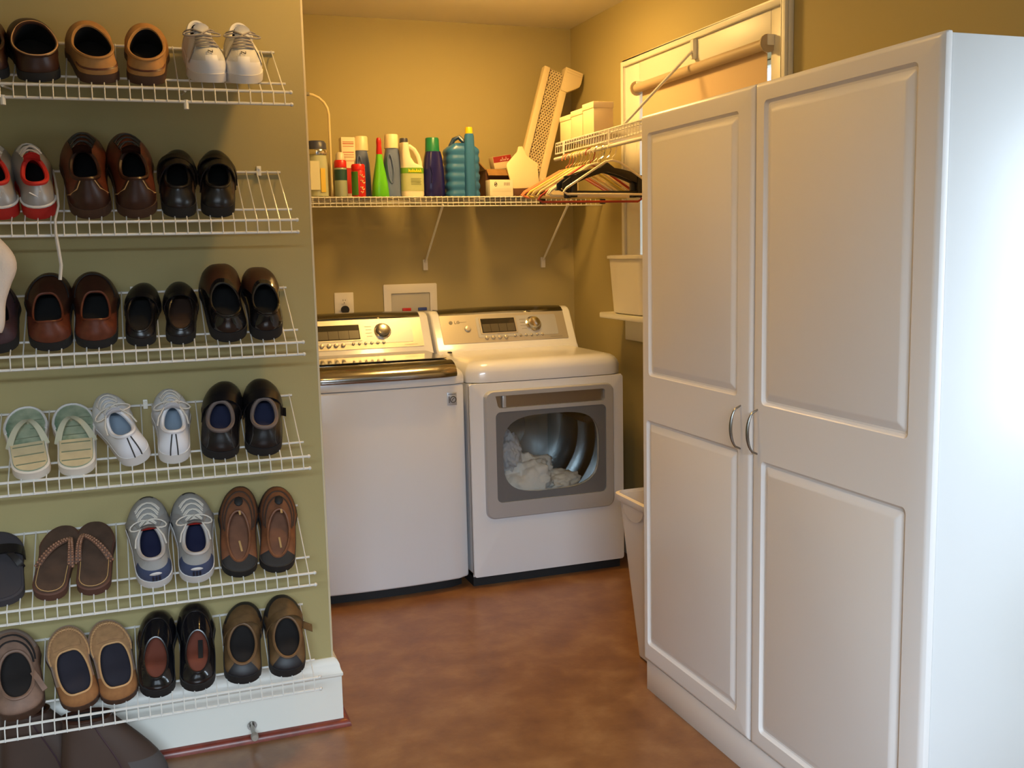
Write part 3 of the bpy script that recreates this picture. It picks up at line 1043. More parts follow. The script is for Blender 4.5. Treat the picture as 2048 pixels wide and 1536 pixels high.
# detergent bottles with moulded side grip
def detergent(x, y, w, d, h, body_m, cap_m, label, name='detergent_bottle', grip=None, capr=.030, caph=.058):
    t = prod(name, label, 'bottle', x, y)
    hb = h - caph
    rows = []
    for k, a, b in ((0, .94, .94), (.012, 1, 1), (.45, .97, 1), (.72, .88, .95), (.90, .74, .85), (1.0, .64, .76)):
        rows.append(se_row(x, y, w / 2 * a, d / 2 * b, ZSH + hb * k, 3.0))
    G().loft(rows).build('bottle_body', body_m, t)
    if grip:
        gx = x + grip * w * .18
        ring = [(gx + .012 * math.cos(a) + grip * .004 * math.sin(a), y - d * .5 - .001 + .012 * abs(math.sin(a)) ** 2 * .2, ZSH + hb * .58 + .062 * math.sin(a)) for a in [2 * PI * i / 24 for i in range(24)]]
        G().tube(ring, .0042, 6, True).build('grip_rim', body_m, t)
    cap_on(t, 'cap', x, y, capr, ZSH + hb + .0002, ZSH + h, cap_m)
    return t


blue_liq = pl('steel_blue_plastic', (86, 102, 142), .3)
creamc = pl('cream_cap', (232, 214, 170), .4)
detergent(.935, 4.50, .078, .075, .268, blue_liq, creamc, 'slate blue detergent bottle with cream cap, left of the green bottle', grip=-1, capr=.031, caph=.062)
detergent(1.055, 4.425, .084, .070, .270, pl('slate_blue_plastic', (98, 114, 152), .28), creamc, 'slate blue detergent bottle with grip, right of the green bottle', grip=-1, capr=.031, caph=.060)
# green bottle: cone with red spout
t = prod('squeeze_bottle', 'bright green cone-shaped bottle with red spout cap', 'bottle', .992, 4.395)
rows = [se_row(.992, 4.395, a, b, ZSH + z, 2.4) for z, a, b in ((0, .036, .028), (.004, .038, .030), (.05, .034, .028), (.10, .026, .024), (.15, .0165, .0165), (.182, .0125, .0125))]
G().loft(rows).build('bottle_body', pl('bright_green', (96, 190, 34), .25), t)
rows = [se_row(.992, 4.395, a, a, ZSH + z, 2) for z, a in ((.1822, .0125), (.19, .0130), (.22, .0105), (.232, .0115), (.246, .0100), (.252, .007))]
G().loft(rows).build('spout_cap', M['red'], t)
# bleach jug
t = prod('bleach_jug', 'white jug with dark cap and green label beside the blue bottle', 'jug', 1.132, 4.40)
wj = pl('milky_plastic', (234, 222, 192), .35)
rows = [se_row(a, 4.40, b, .036, ZSH + z, 3.2) for z, a, b in ((0, 1.135, .048), (.008, 1.135, .051), (.122, 1.135, .051), (.132, 1.133, .048), (.145, 1.116, .031), (.17, 1.107, .0225), (.20, 1.104, .0190), (.232, 1.104, .0165))]
G().loft(rows).build('jug_body', wj, t)
G().tube([(1.108, 4.40, ZSH + .218), (1.130, 4.40, ZSH + .218), (1.150, 4.40, ZSH + .204), (1.166, 4.40, ZSH + .178), (1.174, 4.40, ZSH + .150), (1.1745, 4.40, ZSH + .122)], [.009, .0095, .0095, .0095, .0095, .0095], 8).build('jug_handle', wj, t)
cap_on(t, 'cap', 1.104, 4.40, .0185, ZSH + .2322, ZSH + .252, pl('dark_blue_cap', (52, 54, 70), .4))
lb = G().loft([[(u * 1.0 + (1.135 - 1.135), v, z) for u, v, z in se_row(1.135, 4.40, .0516, .0367, ZSH + zz, 3.2)] for zz in (.024, .122)], caps=False).build('label_wrap', pl('pale_green_label', (176, 184, 130), .5), t)
G().loft([[(u, v, z) for u, v, z in se_row(1.135, 4.40, .0519, .0370, ZSH + zz, 3.2)] for zz in (.100, .124)], caps=False).build('label_band', pl('lime_band', (104, 158, 36), .5), lb)
g = G()
for k in range(7):
    xx = 1.112 + k * .0085
    g.tube([(xx, 4.3620, ZSH + .104), (xx + .002, 4.3620, ZSH + .119 - .004 * (k % 2)), (xx + .005, 4.3620, ZSH + .110), (xx + .006, 4.3620, ZSH + .104)], .0016, 4)
g.build('brand_letters', pl('yellow_print', (240, 224, 40), .5), lb)
g = G()
for k, zz in enumerate((.076, .070, .064, .058, .052)):
    g.box(1.122, 1.168 - .003 * (k % 2), 4.3622, 4.3628, ZSH + zz, ZSH + zz + .0018)
g.build('printed_lines', pl('olive_print', (120, 126, 84), .6), lb, smooth=False)
# navy bottle with green cap
t = prod('softener_bottle', 'dark navy bottle with green screw cap', 'bottle', 1.240, 4.42)
nv = pl('navy_plastic', (30, 28, 92), .2)
rows = [se_row(1.240, 4.42, a, b, ZSH + z, 2.6) for z, a, b in ((0, .046, .034), (.006, .050, .037), (.06, .049, .037), (.12, .046, .036), (.17, .040, .034), (.198, .033, .032))]
G().loft(rows).build('bottle_body', nv, t)
cap_on(t, 'cap', 1.238, 4.42, .031, ZSH + .1982, ZSH + .258, pl('bottle_green_cap', (22, 118, 78), .35))
G().tube([(1.222, 4.386, ZSH + .06), (1.226, 4.383, ZSH + .10), (1.219, 4.388, ZSH + .135)], .005, 6).build('grip_rim', nv, t)
# blue ribbed jug with yellow cap
t = prod('ribbed_jug', 'large blue ribbed jug with yellow cap', 'jug', 1.372, 4.42)
bj = pl('teal_blue_plastic', (44, 104, 158), .35)
rows = []
for i in range(31):
    k = i / 30
    z = .232 * k
    a = .079 * (1 - .02 * abs(math.sin(k * PI * 5)))
    rib = .0035 * (1 if (int(k * 12) % 2) else 0)
    if k > .86:
        a *= 1 - ((k - .86) / .14) ** 2 * .45
    if k < .03:
        a *= .96
    rows.append(se_row(1.370, 4.42, a - rib, .060 - rib, ZSH + z, 4.0, 28))
jb = G().loft(rows).build('jug_body', bj, t)
G().loft([se_row(1.392, 4.362, a, .020, ZSH + z, 2.6) for z, a in ((0, .024), (.005, .026), (.20, .023), (.262, .021), (.272, .017))]).build('spout_column', bj, t)
cap_on(t, 'cap', 1.392, 4.362, .0165, ZSH + .2722, ZSH + .300, pl('yellow_cap', (236, 190, 20), .35))
G().tube([(1.383, 4.40, ZSH + .235), (1.360, 4.41, ZSH + .262), (1.338, 4.42, ZSH + .252), (1.322, 4.42, ZSH + .222)], .010, 8).build('jug_handle', pl('dark_blue_handle', (26, 56, 92), .35), t)
# carton lying open (cardboard)
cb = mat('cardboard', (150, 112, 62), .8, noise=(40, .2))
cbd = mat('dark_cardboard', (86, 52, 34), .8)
t = prod('cardboard_box', 'open brown cardboard box with raised flaps under the white board', 'box', 1.63, 4.55)
g = G()
g.box(1.500, 1.72, 4.465, 4.468, ZSH, ZSH + .125)
g.box(1.500, 1.72, 4.607, 4.61, ZSH, ZSH + .125)
g.box(1.500, 1.503, 4.468, 4.607, ZSH, ZSH + .125)
g.box(1.717, 1.72, 4.468, 4.607, ZSH, ZSH + .125)
g.box(1.503, 1.717, 4.468, 4.607, ZSH, ZSH + .003)
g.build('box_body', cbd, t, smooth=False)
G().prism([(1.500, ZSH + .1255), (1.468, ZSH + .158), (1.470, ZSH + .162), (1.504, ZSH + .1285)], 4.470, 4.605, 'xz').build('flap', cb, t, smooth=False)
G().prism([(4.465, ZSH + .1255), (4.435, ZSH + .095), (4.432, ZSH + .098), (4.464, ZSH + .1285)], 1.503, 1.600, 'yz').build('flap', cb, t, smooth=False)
# red packet on top of the carton
t = prod('snack_carton', 'small red and cream carton tilted on the open cardboard box', 'carton', 1.60, 4.53, ZSH + .126)
mtx = Matrix.Translation((1.597, 4.53, ZSH + .163)) @ Matrix.Rotation(math.radians(-9), 4, 'Y')


def xf(g, m):
    g.v = [tuple(m @ Vector(q)) for q in g.v]
    return g


xf(G().box(-.045, .045, -.03, .03, -.030, .030), mtx).build('box_body', pl('cream_red_carton', (222, 200, 158), .6), t, bevel=.001)
xf(G().box(-.044, .044, -.0308, -.0301, .002, .029), mtx).build('red_panel', pl('maroon_panel', (150, 34, 24), .5), t, smooth=False)
g = G()
for k in range(5):
    g.tube([(-.012 + k * .009, -.0312, .006), (-.008 + k * .009, -.0312, .013 + .010 * (k % 2)), (-.004 + k * .009, -.0312, .007)], .0012, 4)
xf(g, mtx).build('printed_letters', pl('white_print', (235, 225, 205), .6), t)
# little white box with marks
t = prod('small_box', 'small white box with round mark and grey barcode on the shelf edge', 'box', 1.532, 4.375)
G().box(1.478, 1.588, 4.345, 4.405, ZSH, ZSH + .072).build('box_body', pl('white_card', (230, 218, 190), .6), t, bevel=.001)
g = G().tube([(1.506 + .006 * math.cos(2 * PI * i / 14), 4.3446, ZSH + .052 + .009 * math.sin(2 * PI * i / 14)) for i in range(14)], .0012, 4, True)
g.tube([(1.502, 4.3446, ZSH + .049), (1.506, 4.3446, ZSH + .054), (1.510, 4.3446, ZSH + .053)], .0020, 4)
g.build('round_mark', M['black'], t)
g = G()
for k in range(10):
    g.box(1.545 + k * .0029, 1.5463 + k * .0029, 4.3442, 4.3449, ZSH + .046, ZSH + .060)
g.build('barcode', M['grey'], t, smooth=False)
g = G()
for zz in (.018, .024, .030):
    g.box(1.49, 1.58, 4.3443, 4.3449, ZSH + zz, ZSH + zz + .0012)
g.build('printed_lines', pl('pale_print', (196, 184, 158), .6), t, smooth=False)
# shallow dark tray carrying the board
t = prod('carton_tray', 'shallow dark brown carton under the white five-sided board', 'carton', 1.675, 4.42)
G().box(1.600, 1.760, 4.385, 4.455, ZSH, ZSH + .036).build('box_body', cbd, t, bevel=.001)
# house-shaped white plastic board
t = prod('plastic_board', 'white five-sided plastic board leaning in front of the cardboard box', 'plastic board', 1.665, 4.42)
poly = [(-.058, .0), (.052, .0), (.070, .012), (.074, .09), (.078, .112), (.028, .152), (.014, .196), (-.006, .196), (-.016, .172), (-.074, .120), (-.078, .108), (-.066, .012)]
g = G().prism(poly, 0, .012, 'xz')
mtx = Matrix.Translation((1.672, 4.405, ZSH + .0385)) @ Matrix.Rotation(math.radians(-12), 4, 'X') @ Matrix.Rotation(math.radians(-3), 4, 'Y')
xf(g, mtx).build('board', pl('cream_white_board', (236, 216, 172), .45), t, bevel=.003)
# lattice panel leaning into the corner
t = prod('lattice_panel', 'tall white honeycomb lattice tray leaning in the wall corner', 'lattice tray', 1.74, 4.46)
lm = pl('ivory_plastic', (222, 204, 160), .4)
lat = Matrix.Translation((1.690, 4.455, ZSH + .003)) @ Matrix.Rotation(math.radians(18), 4, 'Y') @ Matrix.Rotation(math.radians(-6), 4, 'X')
H_ = .615
for nm, a, b in (('side_rail', -.066, -.036), ('side_rail', .036, .070)):
    xf(G().box(a, b, -.016, .020, 0, H_), lat).build(nm, lm, t, bevel=.003)
xf(G().box(-.066, .070, -.010, .020, -.001, .014), lat).build('end_rail', lm, t, bevel=.003)
xf(G().box(-.036, .036, .010, .013, .014, H_), lat).build('back_sheet', pl('brownish_sheet', (128, 104, 62), .6), t, smooth=False)
hexm = None
g = G()
pitch = .0135
row = 0
z = .022
while z < H_ - .006:
    nn = 5 if row % 2 == 0 else 6
    for k in range(nn):
        x = (k - (nn - 1) / 2) * pitch
        if abs(x) > .0345:
            continue
        ro = [(x + .0074 * math.cos(PI / 6 + PI / 3 * j), z + .0074 * math.sin(PI / 6 + PI / 3 * j)) for j in range(6)]
        ri = [(x + .0052 * math.cos(PI / 6 + PI / 3 * j), z + .0052 * math.sin(PI / 6 + PI / 3 * j)) for j in range(6)]
        g.grid([[(u, .004, v) for u, v in ro], [(u, -.006, v) for u, v in ro], [(u, -.006, v) for u, v in ri], [(u, .008, v) for u, v in ri]], True)
    z += pitch * .866
    row += 1
hc = xf(g, lat).build('honeycomb', lm, t, smooth=False)
hc['kind'] = 'stuff'
hd = [(.036, H_ - .085), (.070, H_ - .085), (.126, H_ - .040), (.130, H_ - .020), (.130, H_ + .030), (.036, H_ + .030)]
xf(G().prism(hd, -.022, .026, 'xz'), lat).build('hooked_end', lm, t, bevel=.004)
g = G()
for k in (H_ + .006, H_ + .018):
    g.box(.046, .126, -.024, -.0215, k, k + .004)
xf(g, lat).build('end_ribs', lm, t, bevel=.0008)

# cartons behind the hangers at the right end of the back shelf
t = prod('white_carton', 'cream carton behind the hangers at the right end of the bottle shelf', 'carton', 1.86, 4.50)
G().box(1.765, 1.95, 4.44, 4.56, ZSH, ZSH + .085).build('box_body', pl('cream_carton_b', (222, 204, 168), .6), t, bevel=.001)
g = G().box(1.83, 1.862, 4.4390, 4.4398, ZSH + .03, ZSH + .066)
g.build('printed_picture', pl('picture_print', (92, 110, 124), .5), t, smooth=False)

# ------------------------------------------------------------------ boxes on the hanging shelf
ZSR = ZR + .0018
for nm, lab, (a, b, c, d, h) in (('white_box', 'low white box at the far end of the hanging shelf', (1.715, 1.830, 3.975, 4.090, .104)),
                               ('white_box', 'middle cream box behind the tall white box on the hanging shelf', (1.715, 1.805, 3.855, 3.970, .112)),
                               ('white_box', 'tall white box nearest the brace on the hanging shelf', (1.715, 1.800, 3.745, 3.850, .124))):
    t = thing(nm, lab, 'box', ((a + b) / 2, (c + d) / 2, ZSR), 'white boxes on the hanging shelf')
    G().box(a, b, c, d, ZSR, ZSR + h * .80).build('box_body', pl('white_box_card', (228, 206, 164), .6), t, bevel=.0015)
    G().box(a - .002, b + .002, c - .002, d + .002, ZSR + h * .80 + .0002, ZSR + h).build('box_lid', pl('white_box_lid', (232, 212, 172), .6), t, bevel=.0015)


# ------------------------------------------------------------------ hangers
HZ = ZR - .068 + .0075 + .0022          # top of the rod plus half a hook


def hanger_parts(w, drop, r, flat=False):
    """tube hanger in the x-z plane, hook top at origin"""
    hook = [(.020 * math.cos(a) , 0, -.020 + .020 * math.sin(a)) for a in [math.radians(q) for q in range(-20, 200, 20)]]
    hook = [(-x, y, z) for x, y, z in hook]
    hook = list(reversed(hook)) + [(.0 + .0, 0, -.062)] if False else hook
    hk = [(x, 0, z) for x, _, z in hook] + [(.012, 0, -.043), (.0, 0, -.052), (0, 0, -.066)]
    pts = [(-w * .08, 0, -.070), (-w * .5, 0, -.070 - drop * .82), (-w * .53, 0, -.070 - drop * .93), (-w * .49, 0, -.070 - drop), (w * .49, 0, -.070 - drop), (w * .53, 0, -.070 - drop * .93), (w * .5, 0, -.070 - drop * .82), (w * .08, 0, -.070), (0, 0, -.064)]
    return hk, pts


def make_hanger(label, y, rz, w, drop, r, body_m, hook_m, clips=None, group='clothes hangers on the rod', lean=0.0, dx=0.0):
    t = thing('clothes_hanger', label, 'hanger', (XRF - .006 + dx, y, HZ), group, local=True)
    t.rotation_euler = (0, lean, rz)
    hk, pts = hanger_parts(w, drop, r)
    G().tube(hk, .0022, 6).build('hook', hook_m, t)
    G().tube(pts, r, 7, True).build('hanger_body', body_m, t)
    if clips:
        for cx in (-w * .36, w * .36):
            g = G().box(cx - .010, cx + .010, -.009, .009, -.070 - drop - .030, -.070 - drop + .018)
            g.build('clip', clips, t, bevel=.003)
    return t


clear_h = clear_plastic('clear_hanger_plastic', (226, 208, 162), .62)
ivory_h = pl('ivory_hanger_plastic', (228, 206, 150), .3)
white_h = pl('white_hanger_plastic', (236, 222, 190), .3)
pink_h = pl('salmon_hanger_plastic', (220, 132, 92), .3)
red_h = pl('red_hanger_plastic', (150, 44, 24), .4)
olive_h = pl('yellowish_hanger_plastic', (196, 178, 84), .3)
black_h = pl('black_hanger_plastic', (14, 13, 15), .35)
hs = [(3.980, .10, .40, .105, .0048, pink_h, 'salmon tube hanger hung farthest along the rod', None),
      (3.945, .07, .41, .110, .0048, pink_h, 'salmon tube hanger second from the far end of the rod', None),
      (3.915, .12, .40, .108, .0042, clear_h, 'clear hanger with dark clips behind the ivory ones', black_h),
      (3.885, .05, .41, .112, .0045, olive_h, 'yellowish tube hanger between clear and ivory hangers', None),
      (3.858, .14, .40, .115, .0045, ivory_h, 'ivory tube hanger farthest of the ivory ones', None),
      (3.830, .02, .41, .112, .0042, clear_h, 'clear hanger with no clips near the middle of the rod', None),
      (3.802, .10, .40, .118, .0045, olive_h, 'yellowish tube hanger just behind the white ones', None),
      (3.772, .06, .41, .116, .0048, ivory_h, 'ivory tube hanger next behind the red one', None),
      (3.735, -.03, .42, .138, .0048, red_h, 'dark red hanger whose bar hangs lowest of all', None),
      (3.700, .11, .40, .116, .0045, white_h, 'white tube hanger third from the near end of the row', None),
      (3.665, .05, .40, .118, .0048, white_h, 'white tube hanger just behind the black skirt hanger', None)]
for y, rz, w, dp, r, m_, lab, cl in hs:
    make_hanger(lab, y, rz, w, dp, r, m_, M['chrome'] if cl else m_, cl)


# wide black skirt hangers: moulded bar with arched wings and clips
def black_hanger(y, rz, label, dx=0, w=.38):
    t = thing('skirt_hanger', label, 'hanger', (XRF - .006 + dx, y, HZ), 'clothes hangers on the rod', local=True)
    t.rotation_euler = (0, 0, rz)
    hk, _ = hanger_parts(.4, .1, .004)
    G().tube(hk, .0024, 6).build('hook', M['chrome'], t)
    n = 12
    top, bot = [], []
    for i in range(2 * n + 1):
        u = -1 + i / n
        a = abs(u)
        zt = -.066 - .018 * min(1, a * 6) - .020 * a - .040 * a ** 3
        zb = -.104 - .055 * a ** 1.4 - .012 * a
        top.append((u * w / 2, zt))
        bot.append((u * w / 2, zb))
    G().prism(top + bot[::-1], -.006, .006, 'xz').build('hanger_body', black_h, t, bevel=.002)
    G().tube([(-w * .48, 0, -.165), (-w * .40, 0, -.178), (w * .40, 0, -.178), (w * .48, 0, -.165)], .004, 6).build('trouser_bar', black_h, t)
    for cx in (-w * .38, w * .38):
        G().box(cx - .013, cx + .013, -.011, .011, -.200, -.115).build('clip', black_h, t, bevel=.003)
    return t


black_hanger(3.585, .06, 'broad black moulded skirt hanger nearest the cabinet')
black_hanger(3.62, -.05, 'black moulded skirt hanger right behind the nearest one', -.01, .36)
make_hanger('white tube hanger nearest the cabinet end of the rod', 3.535, .10, .40, .120, .0045, white_h, white_h)

# ------------------------------------------------------------------ plastic bin on the stool and hamper
t = thing('plastic_bin', 'white tapered plastic bin standing on the window stool', 'bin', (1.955, 3.86, 1.1102))


def tapered(x0, x1, y0, y1, z0, z1, tp, th=.003):
    """open tapered container: grows by tp at the top"""
    def rr(k, ins, z):
        return [(u, v, z) for u, v in rrect(x0 - tp * k + ins, x1 + tp * k - ins, y0 - tp * k + ins, y1 + tp * k - ins, .03, 4)]
    rows = [rr(0, .012, z0), rr(0, .002, z0 + .006), rr(1, 0, z1), rr(1, th, z1), rr(.05, th + .002, z0 + .008)]
    g = G()
    g.loft(rows)
    return g


tapered(1.897, 2.000 - .022, 3.70, 3.985, 1.1103, 1.352, .012).build('bin_body', M['white_plastic'], t, angle=50)
G().loft([[(u, v, z) for u, v in rrect(1.878 + k, 1.996 - k, 3.681 + k, 4.004 - k, .03, 4)] for k, z in ((0, 1.346), (0, 1.358), (.012, 1.360), (.012, 1.350))], caps=False).build('bin_rim', M['white_plastic'], t, angle=50)
t = thing('laundry_hamper', 'tall white tapered laundry hamper between cabinet and dryer', 'hamper', (1.69, 2.91, 0))
hm = mat('white_hamper_plastic', (222, 214, 204), .4)
tapered(1.506, 1.80, 2.80, 2.995, .001, .565, .045).build('hamper_body', hm, t, angle=50)
G().loft([[(u, v, z) for u, v in rrect(1.448 + k, 1.858 - k, 2.752 + k, 3.053 - k, .04, 5)] for k, z in ((.004, .548), (0, .556), (0, .570), (.010, .574), (.014, .556))], caps=False).build('hamper_rim', hm, t, angle=50)
G().prism([(2.82 + .09 - .075 * math.cos(a), .552 - .055 * math.sin(a)) for a in [i * PI / 12 for i in range(13)]], 1.456, 1.462, 'yz').build('handle_scoop', mat('hamper_scoop', (206, 194, 180), .4), t)


# ------------------------------------------------------------------ shoes
def interp(x, xs, ys):
    if x <= xs[0]:
        return ys[0]
    for i in range(len(xs) - 1):
        if x <= xs[i + 1]:
            k = (x - xs[i]) / (xs[i + 1] - xs[i])
            k = k * k * (3 - 2 * k)
            return ys[i] + (ys[i + 1] - ys[i]) * k
    return ys[-1]


def smooth(a, b, x):
    k = max(0, min(1, (x - a) / (b - a)))
    return k * k * (3 - 2 * k)


NS = 48


class Last:
    """shape of one shoe: x across, y heel to toe, z up from the ground"""

    def __init__(s, L, W, side, k=2.3, s_heel=.022, s_toe=.014, rim=(.33, .25, .30, 1.0), hf=.075, hs=.055, hh=.075, toeh=.045, heelw=.70, spring=.010, bend=.10):
        s.L, s.W, s.side, s.k = L, W, side, k
        s.s_heel, s.s_toe, s.rim = s_heel, s_toe, rim
        s.hf, s.hs, s.hh, s.toeh = hf, hs, hh, toeh
        s.heelw, s.spring, s.bend = heelw, spring, bend

    def hw(s, t):
        w = interp(t, [0, .2, .4, .55, .72, .88, 1], [s.heelw, s.heelw + .02, s.heelw + .02, .86, 1.0, .96, .86]) * s.W / 2
        if t < .16:
            w *= math.sqrt(max(0, 1 - ((.16 - t) / .16) ** 2.4))
        if t > .64:
            w *= max(0, 1 - ((t - .64) / .36) ** s.k) ** (1 / s.k)
        return w

    def cx(s, t):
        return -s.side * s.W * s.bend * (max(0, t - .3) ** 1.2) + s.side * s.W * .03 * math.sin(PI * t)

    def st(s, t):
        return s.s_toe + (s.s_heel - s.s_toe) * (1 - smooth(.30, .58, t))

    def lift(s, t):
        return s.spring * max(0, (t - .68) / .32) ** 2

    def out(s, ph, sc=1.0, z=None):
        t = .5 + .5 * math.cos(ph)
        sg = 1 if math.sin(ph) >= 0 else -1
        y = s.L * (.5 + (t - .5) * (1 + (sc - 1) * s.W / s.L))
        zz = (s.st(t) if z is None else z) + s.lift(t)
        return Vector((s.cx(t) + sg * s.hw(t) * sc, y, zz))

    def top(s, ph, g=1.0):
        rc, ra, rb, e = s.rim
        c, sn = math.cos(ph), math.sin(ph)
        y = s.L * (rc + ra * c * g)
        x = s.cx(rc) + rb * s.W * g * math.copysign(abs(sn) ** e, sn)
        z = s.hs + (s.hf - s.hs) * max(c, 0) ** 1.6 + (s.hh - s.hs) * max(-c, 0) ** 1.8
        return Vector((x, y, z))

    def ev(s, ph, r):
        B, T = s.out(ph), s.top(ph)
        v = max(math.cos(ph), 0) ** .7
        P1 = B + (B - Vector((s.cx(.5), B.y, B.z))) * .05 + Vector((0, 0, 0))
        P1.z = B.z + (s.toeh * 1.05) * v + (T.z - B.z) * .42 * (1 - v)
        P1.y += (-.003 if math.cos(ph) < 0 else .002)
        k2 = .12 + .38 * v
        P2 = T.lerp(B, k2)
        P2.z = (T.z - .1 * (T.z - B.z)) * v * .5 + (B.z + s.toeh * 1.18) * v * .5 + (B.z + (T.z - B.z) * .78) * (1 - v)
        if v < .5:
            P2.x += (P2.x - s.cx(.4)) * .05 * (1 - v)
        q = 1 - r
        return B * q ** 3 + P1 * 3 * q * q * r + P2 * 3 * q * r * r + T * r ** 3


PHS = [2 * PI * i / NS for i in range(NS)]


def shoe_shell(root, S, up, sole, lining, insole, collar=None, collar_r=.0032, rows=9, zone=None, zmats=None, sole_sc=1.035, inner=.62):
    """upper, sole, lining, insole, collar as parts under root"""
    g = G()
    rr = [[S.ev(ph, j / (rows - 1)) for ph in PHS] for j in range(rows)]
    k = 0
    g.grid(rr, True)
    if zone:
        mi = []
        for j in range(rows - 1):
            for i in range(NS):
                ph = (PHS[i] + PI / NS)
                ph = ph if ph < PI else 2 * PI - ph
                mi.append(zone(ph, (j + .5) / (rows - 1)))
        g.m = mi
    u = g.build('upper', [up] + (zmats or []), root, angle=70)
    # sole
    g = G()
    lo = [S.out(ph, sole_sc, 0) for ph in PHS]
    hi = [S.out(ph, sole_sc) + Vector((0, 0, .002)) for ph in PHS]
    md = [a.lerp(b, .5) + (a - Vector((S.cx(.5), a.y, a.z))) * .012 for a, b in zip(lo, hi)]
    hi2 = [S.out(ph, .97) + Vector((0, 0, .002)) for ph in PHS]
    lo2 = [S.out(ph, .96, 0) + Vector((0, 0, -.0)) for ph in PHS]
    g.loft([lo2, lo, md, hi, hi2], caps=False)
    g.f.append(tuple(range(NS)))
    g.m.append(0)
    g.build('sole', sole, root, angle=50)
    # lining
    g = G()
    r0 = [S.top(ph) for ph in PHS]
    r1 = [S.top(ph, .95) + Vector((0, 0, -.002)) for ph in PHS]
    r3, r2 = [], []
    for i, ph in enumerate(PHS):
        o = S.out(ph, .82)
        b = r1[i].lerp(o, inner)
        b.z = o.z + .004
        m_ = r1[i].lerp(b, .55) + (b - Vector((S.cx(.4), b.y, b.z))) * .10
        m_.z = r1[i].z * .45 + b.z * .55
        r2.append(m_)
        r3.append(b)
    g.grid([r0, r1, r2, r3], True)
    g.build('lining', lining, root, angle=60)
    g = G()
    rws = []
    for i in range(NS // 2 + 1):
        a_, b_ = r3[i], r3[(NS - i) % NS]
        rws.append([a_.lerp(b_, j / 4) + Vector((0, 0, .0008)) for j in range(5)])
    g.grid(rws)
    g.build('insole', insole, root, angle=80)
    if collar:
        G().tube([S.top(ph) for ph in PHS], collar_r, 6, True).build('collar', collar, root)
    return u


def sgnph(ph):
    return ph if ph >= 0 else ph + 2 * PI


def laces(root, S, m, rows=4, bow=True, r=.0022, start=.96, step=.115, wide=.62, loop=.045):
    g = G()
    for j in range(rows):
        r0 = start - j * step
        for sg in (1, -1):
            pts = []
            for i in range(7):
                u = i / 6
                ph = sg * wide * (1 - 2 * u)
                q = S.ev(sgnph(ph), r0 - .05 * u) + Vector((0, 0, .0035 + .002 * math.sin(PI * u)))
                pts.append(q)
            g.tube(pts, r, 5)
    if bow:
        c = S.ev(0, start) + Vector((0, -.004, .008))
        for sg in (1, -1):
            lp = []
            for i in range(13):
                a = 2 * PI * i / 12
                lp.append(c + Vector((sg * loop * .5 * (1 - math.cos(a)) , -.010 * math.sin(a) * 1.3 - .010 * (1 - math.cos(a)) * .5, -.004 * (1 - math.cos(a)))))
            g.tube(lp, r, 5)
            g.tube([c, c + Vector((sg * .02, -.02, .002)), c + Vector((sg * .034, -.042, -.010)), c + Vector((sg * .038, -.060, -.022))], r, 5)
    return g.build('laces', m, root)


def tongue(root, S, m, h=.026, w=.19):
    rows = []
    base = S.ev(0, .80)
    tp = S.top(0)
    for j in range(5):
        k = j / 4
        c = base.lerp(tp + Vector((0, -.010, .006)), k) if k < .6 else (tp + Vector((0, -.012 - .010 * (k - .6), .004 + h * (k - .6) * 2.2)))
        rows.append([(c.x + S.W * w * u, c.y, c.z - .010 * u * u) for u in (-1, -.6, 0, .6, 1)])
    g = G().grid(rows)
    g.grid([[(x, y - .003, z - .003) for x, y, z in r_] for r_ in rows])
    return g.build('tongue', m, root, angle=80)


def seam(root, S, m, r_at=.5, span=1.25, r=.0016, name='seam', lift=.0012):
    pts = [S.ev(sgnph(-span + 2 * span * i / 20), r_at) + Vector((0, 0, lift)) for i in range(21)]
    return G().tube(pts, r, 5).build(name, m, root)


def over_strap(root, S, m, t, width, name='strap', th=.003, tilt=0.0, h=None, ext=0.0):
    """band over the foot from edge to edge at fraction t"""
    pts, wv, tv = [], [], []
    n = 12
    hw = S.hw(t) * 1.03
    hh_ = h if h is not None else S.toeh + .014
    for i in range(n + 1):
        a = PI * i / n
        x = S.cx(t) - hw * math.cos(a)
        z = S.st(t) * .6 + hh_ * math.sin(a) ** .7
        pts.append((x, S.L * t + tilt * (-math.cos(a)), z))
        wv.append((0, width / 2, 0))
        nrm = Vector((-math.cos(a), 0, math.sin(a) + .2)).normalized() * th
        tv.append(tuple(nrm))
    if ext:
        x, y, z = pts[-1]
        pts.append((x + ext * .6 * (1), y - ext * .4, z + .004))
        wv.append((0, width / 2, 0))
        tv.append((0, 0, th))
    return G().ribbon(pts, wv, tv).build(name, m, root, angle=50)


def slab(root, S, sole_m, bed_m, th, bed_sc=.90):
    g = G()
    lo = [S.out(ph, 1.0, 0) for ph in PHS]
    hi = [S.out(ph, 1.0, th) for ph in PHS]
    hi2 = [S.out(ph, .95, th + .002) for ph in PHS]
    g.loft([lo, hi, hi2])
    g.build('sole', sole_m, root, angle=40)
    g = G()
    g.loft([[S.out(ph, bed_sc, th + .0015) for ph in PHS], [S.out(ph, bed_sc, th + .004) for ph in PHS], [S.out(ph, bed_sc * .93, th + .0045) for ph in PHS]])
    g.build('footbed', bed_m, root, angle=40)


# --- shoe materials
def sm(name, rgb, rough=.6, **k):
    return mat(name, rgb, rough, **k)


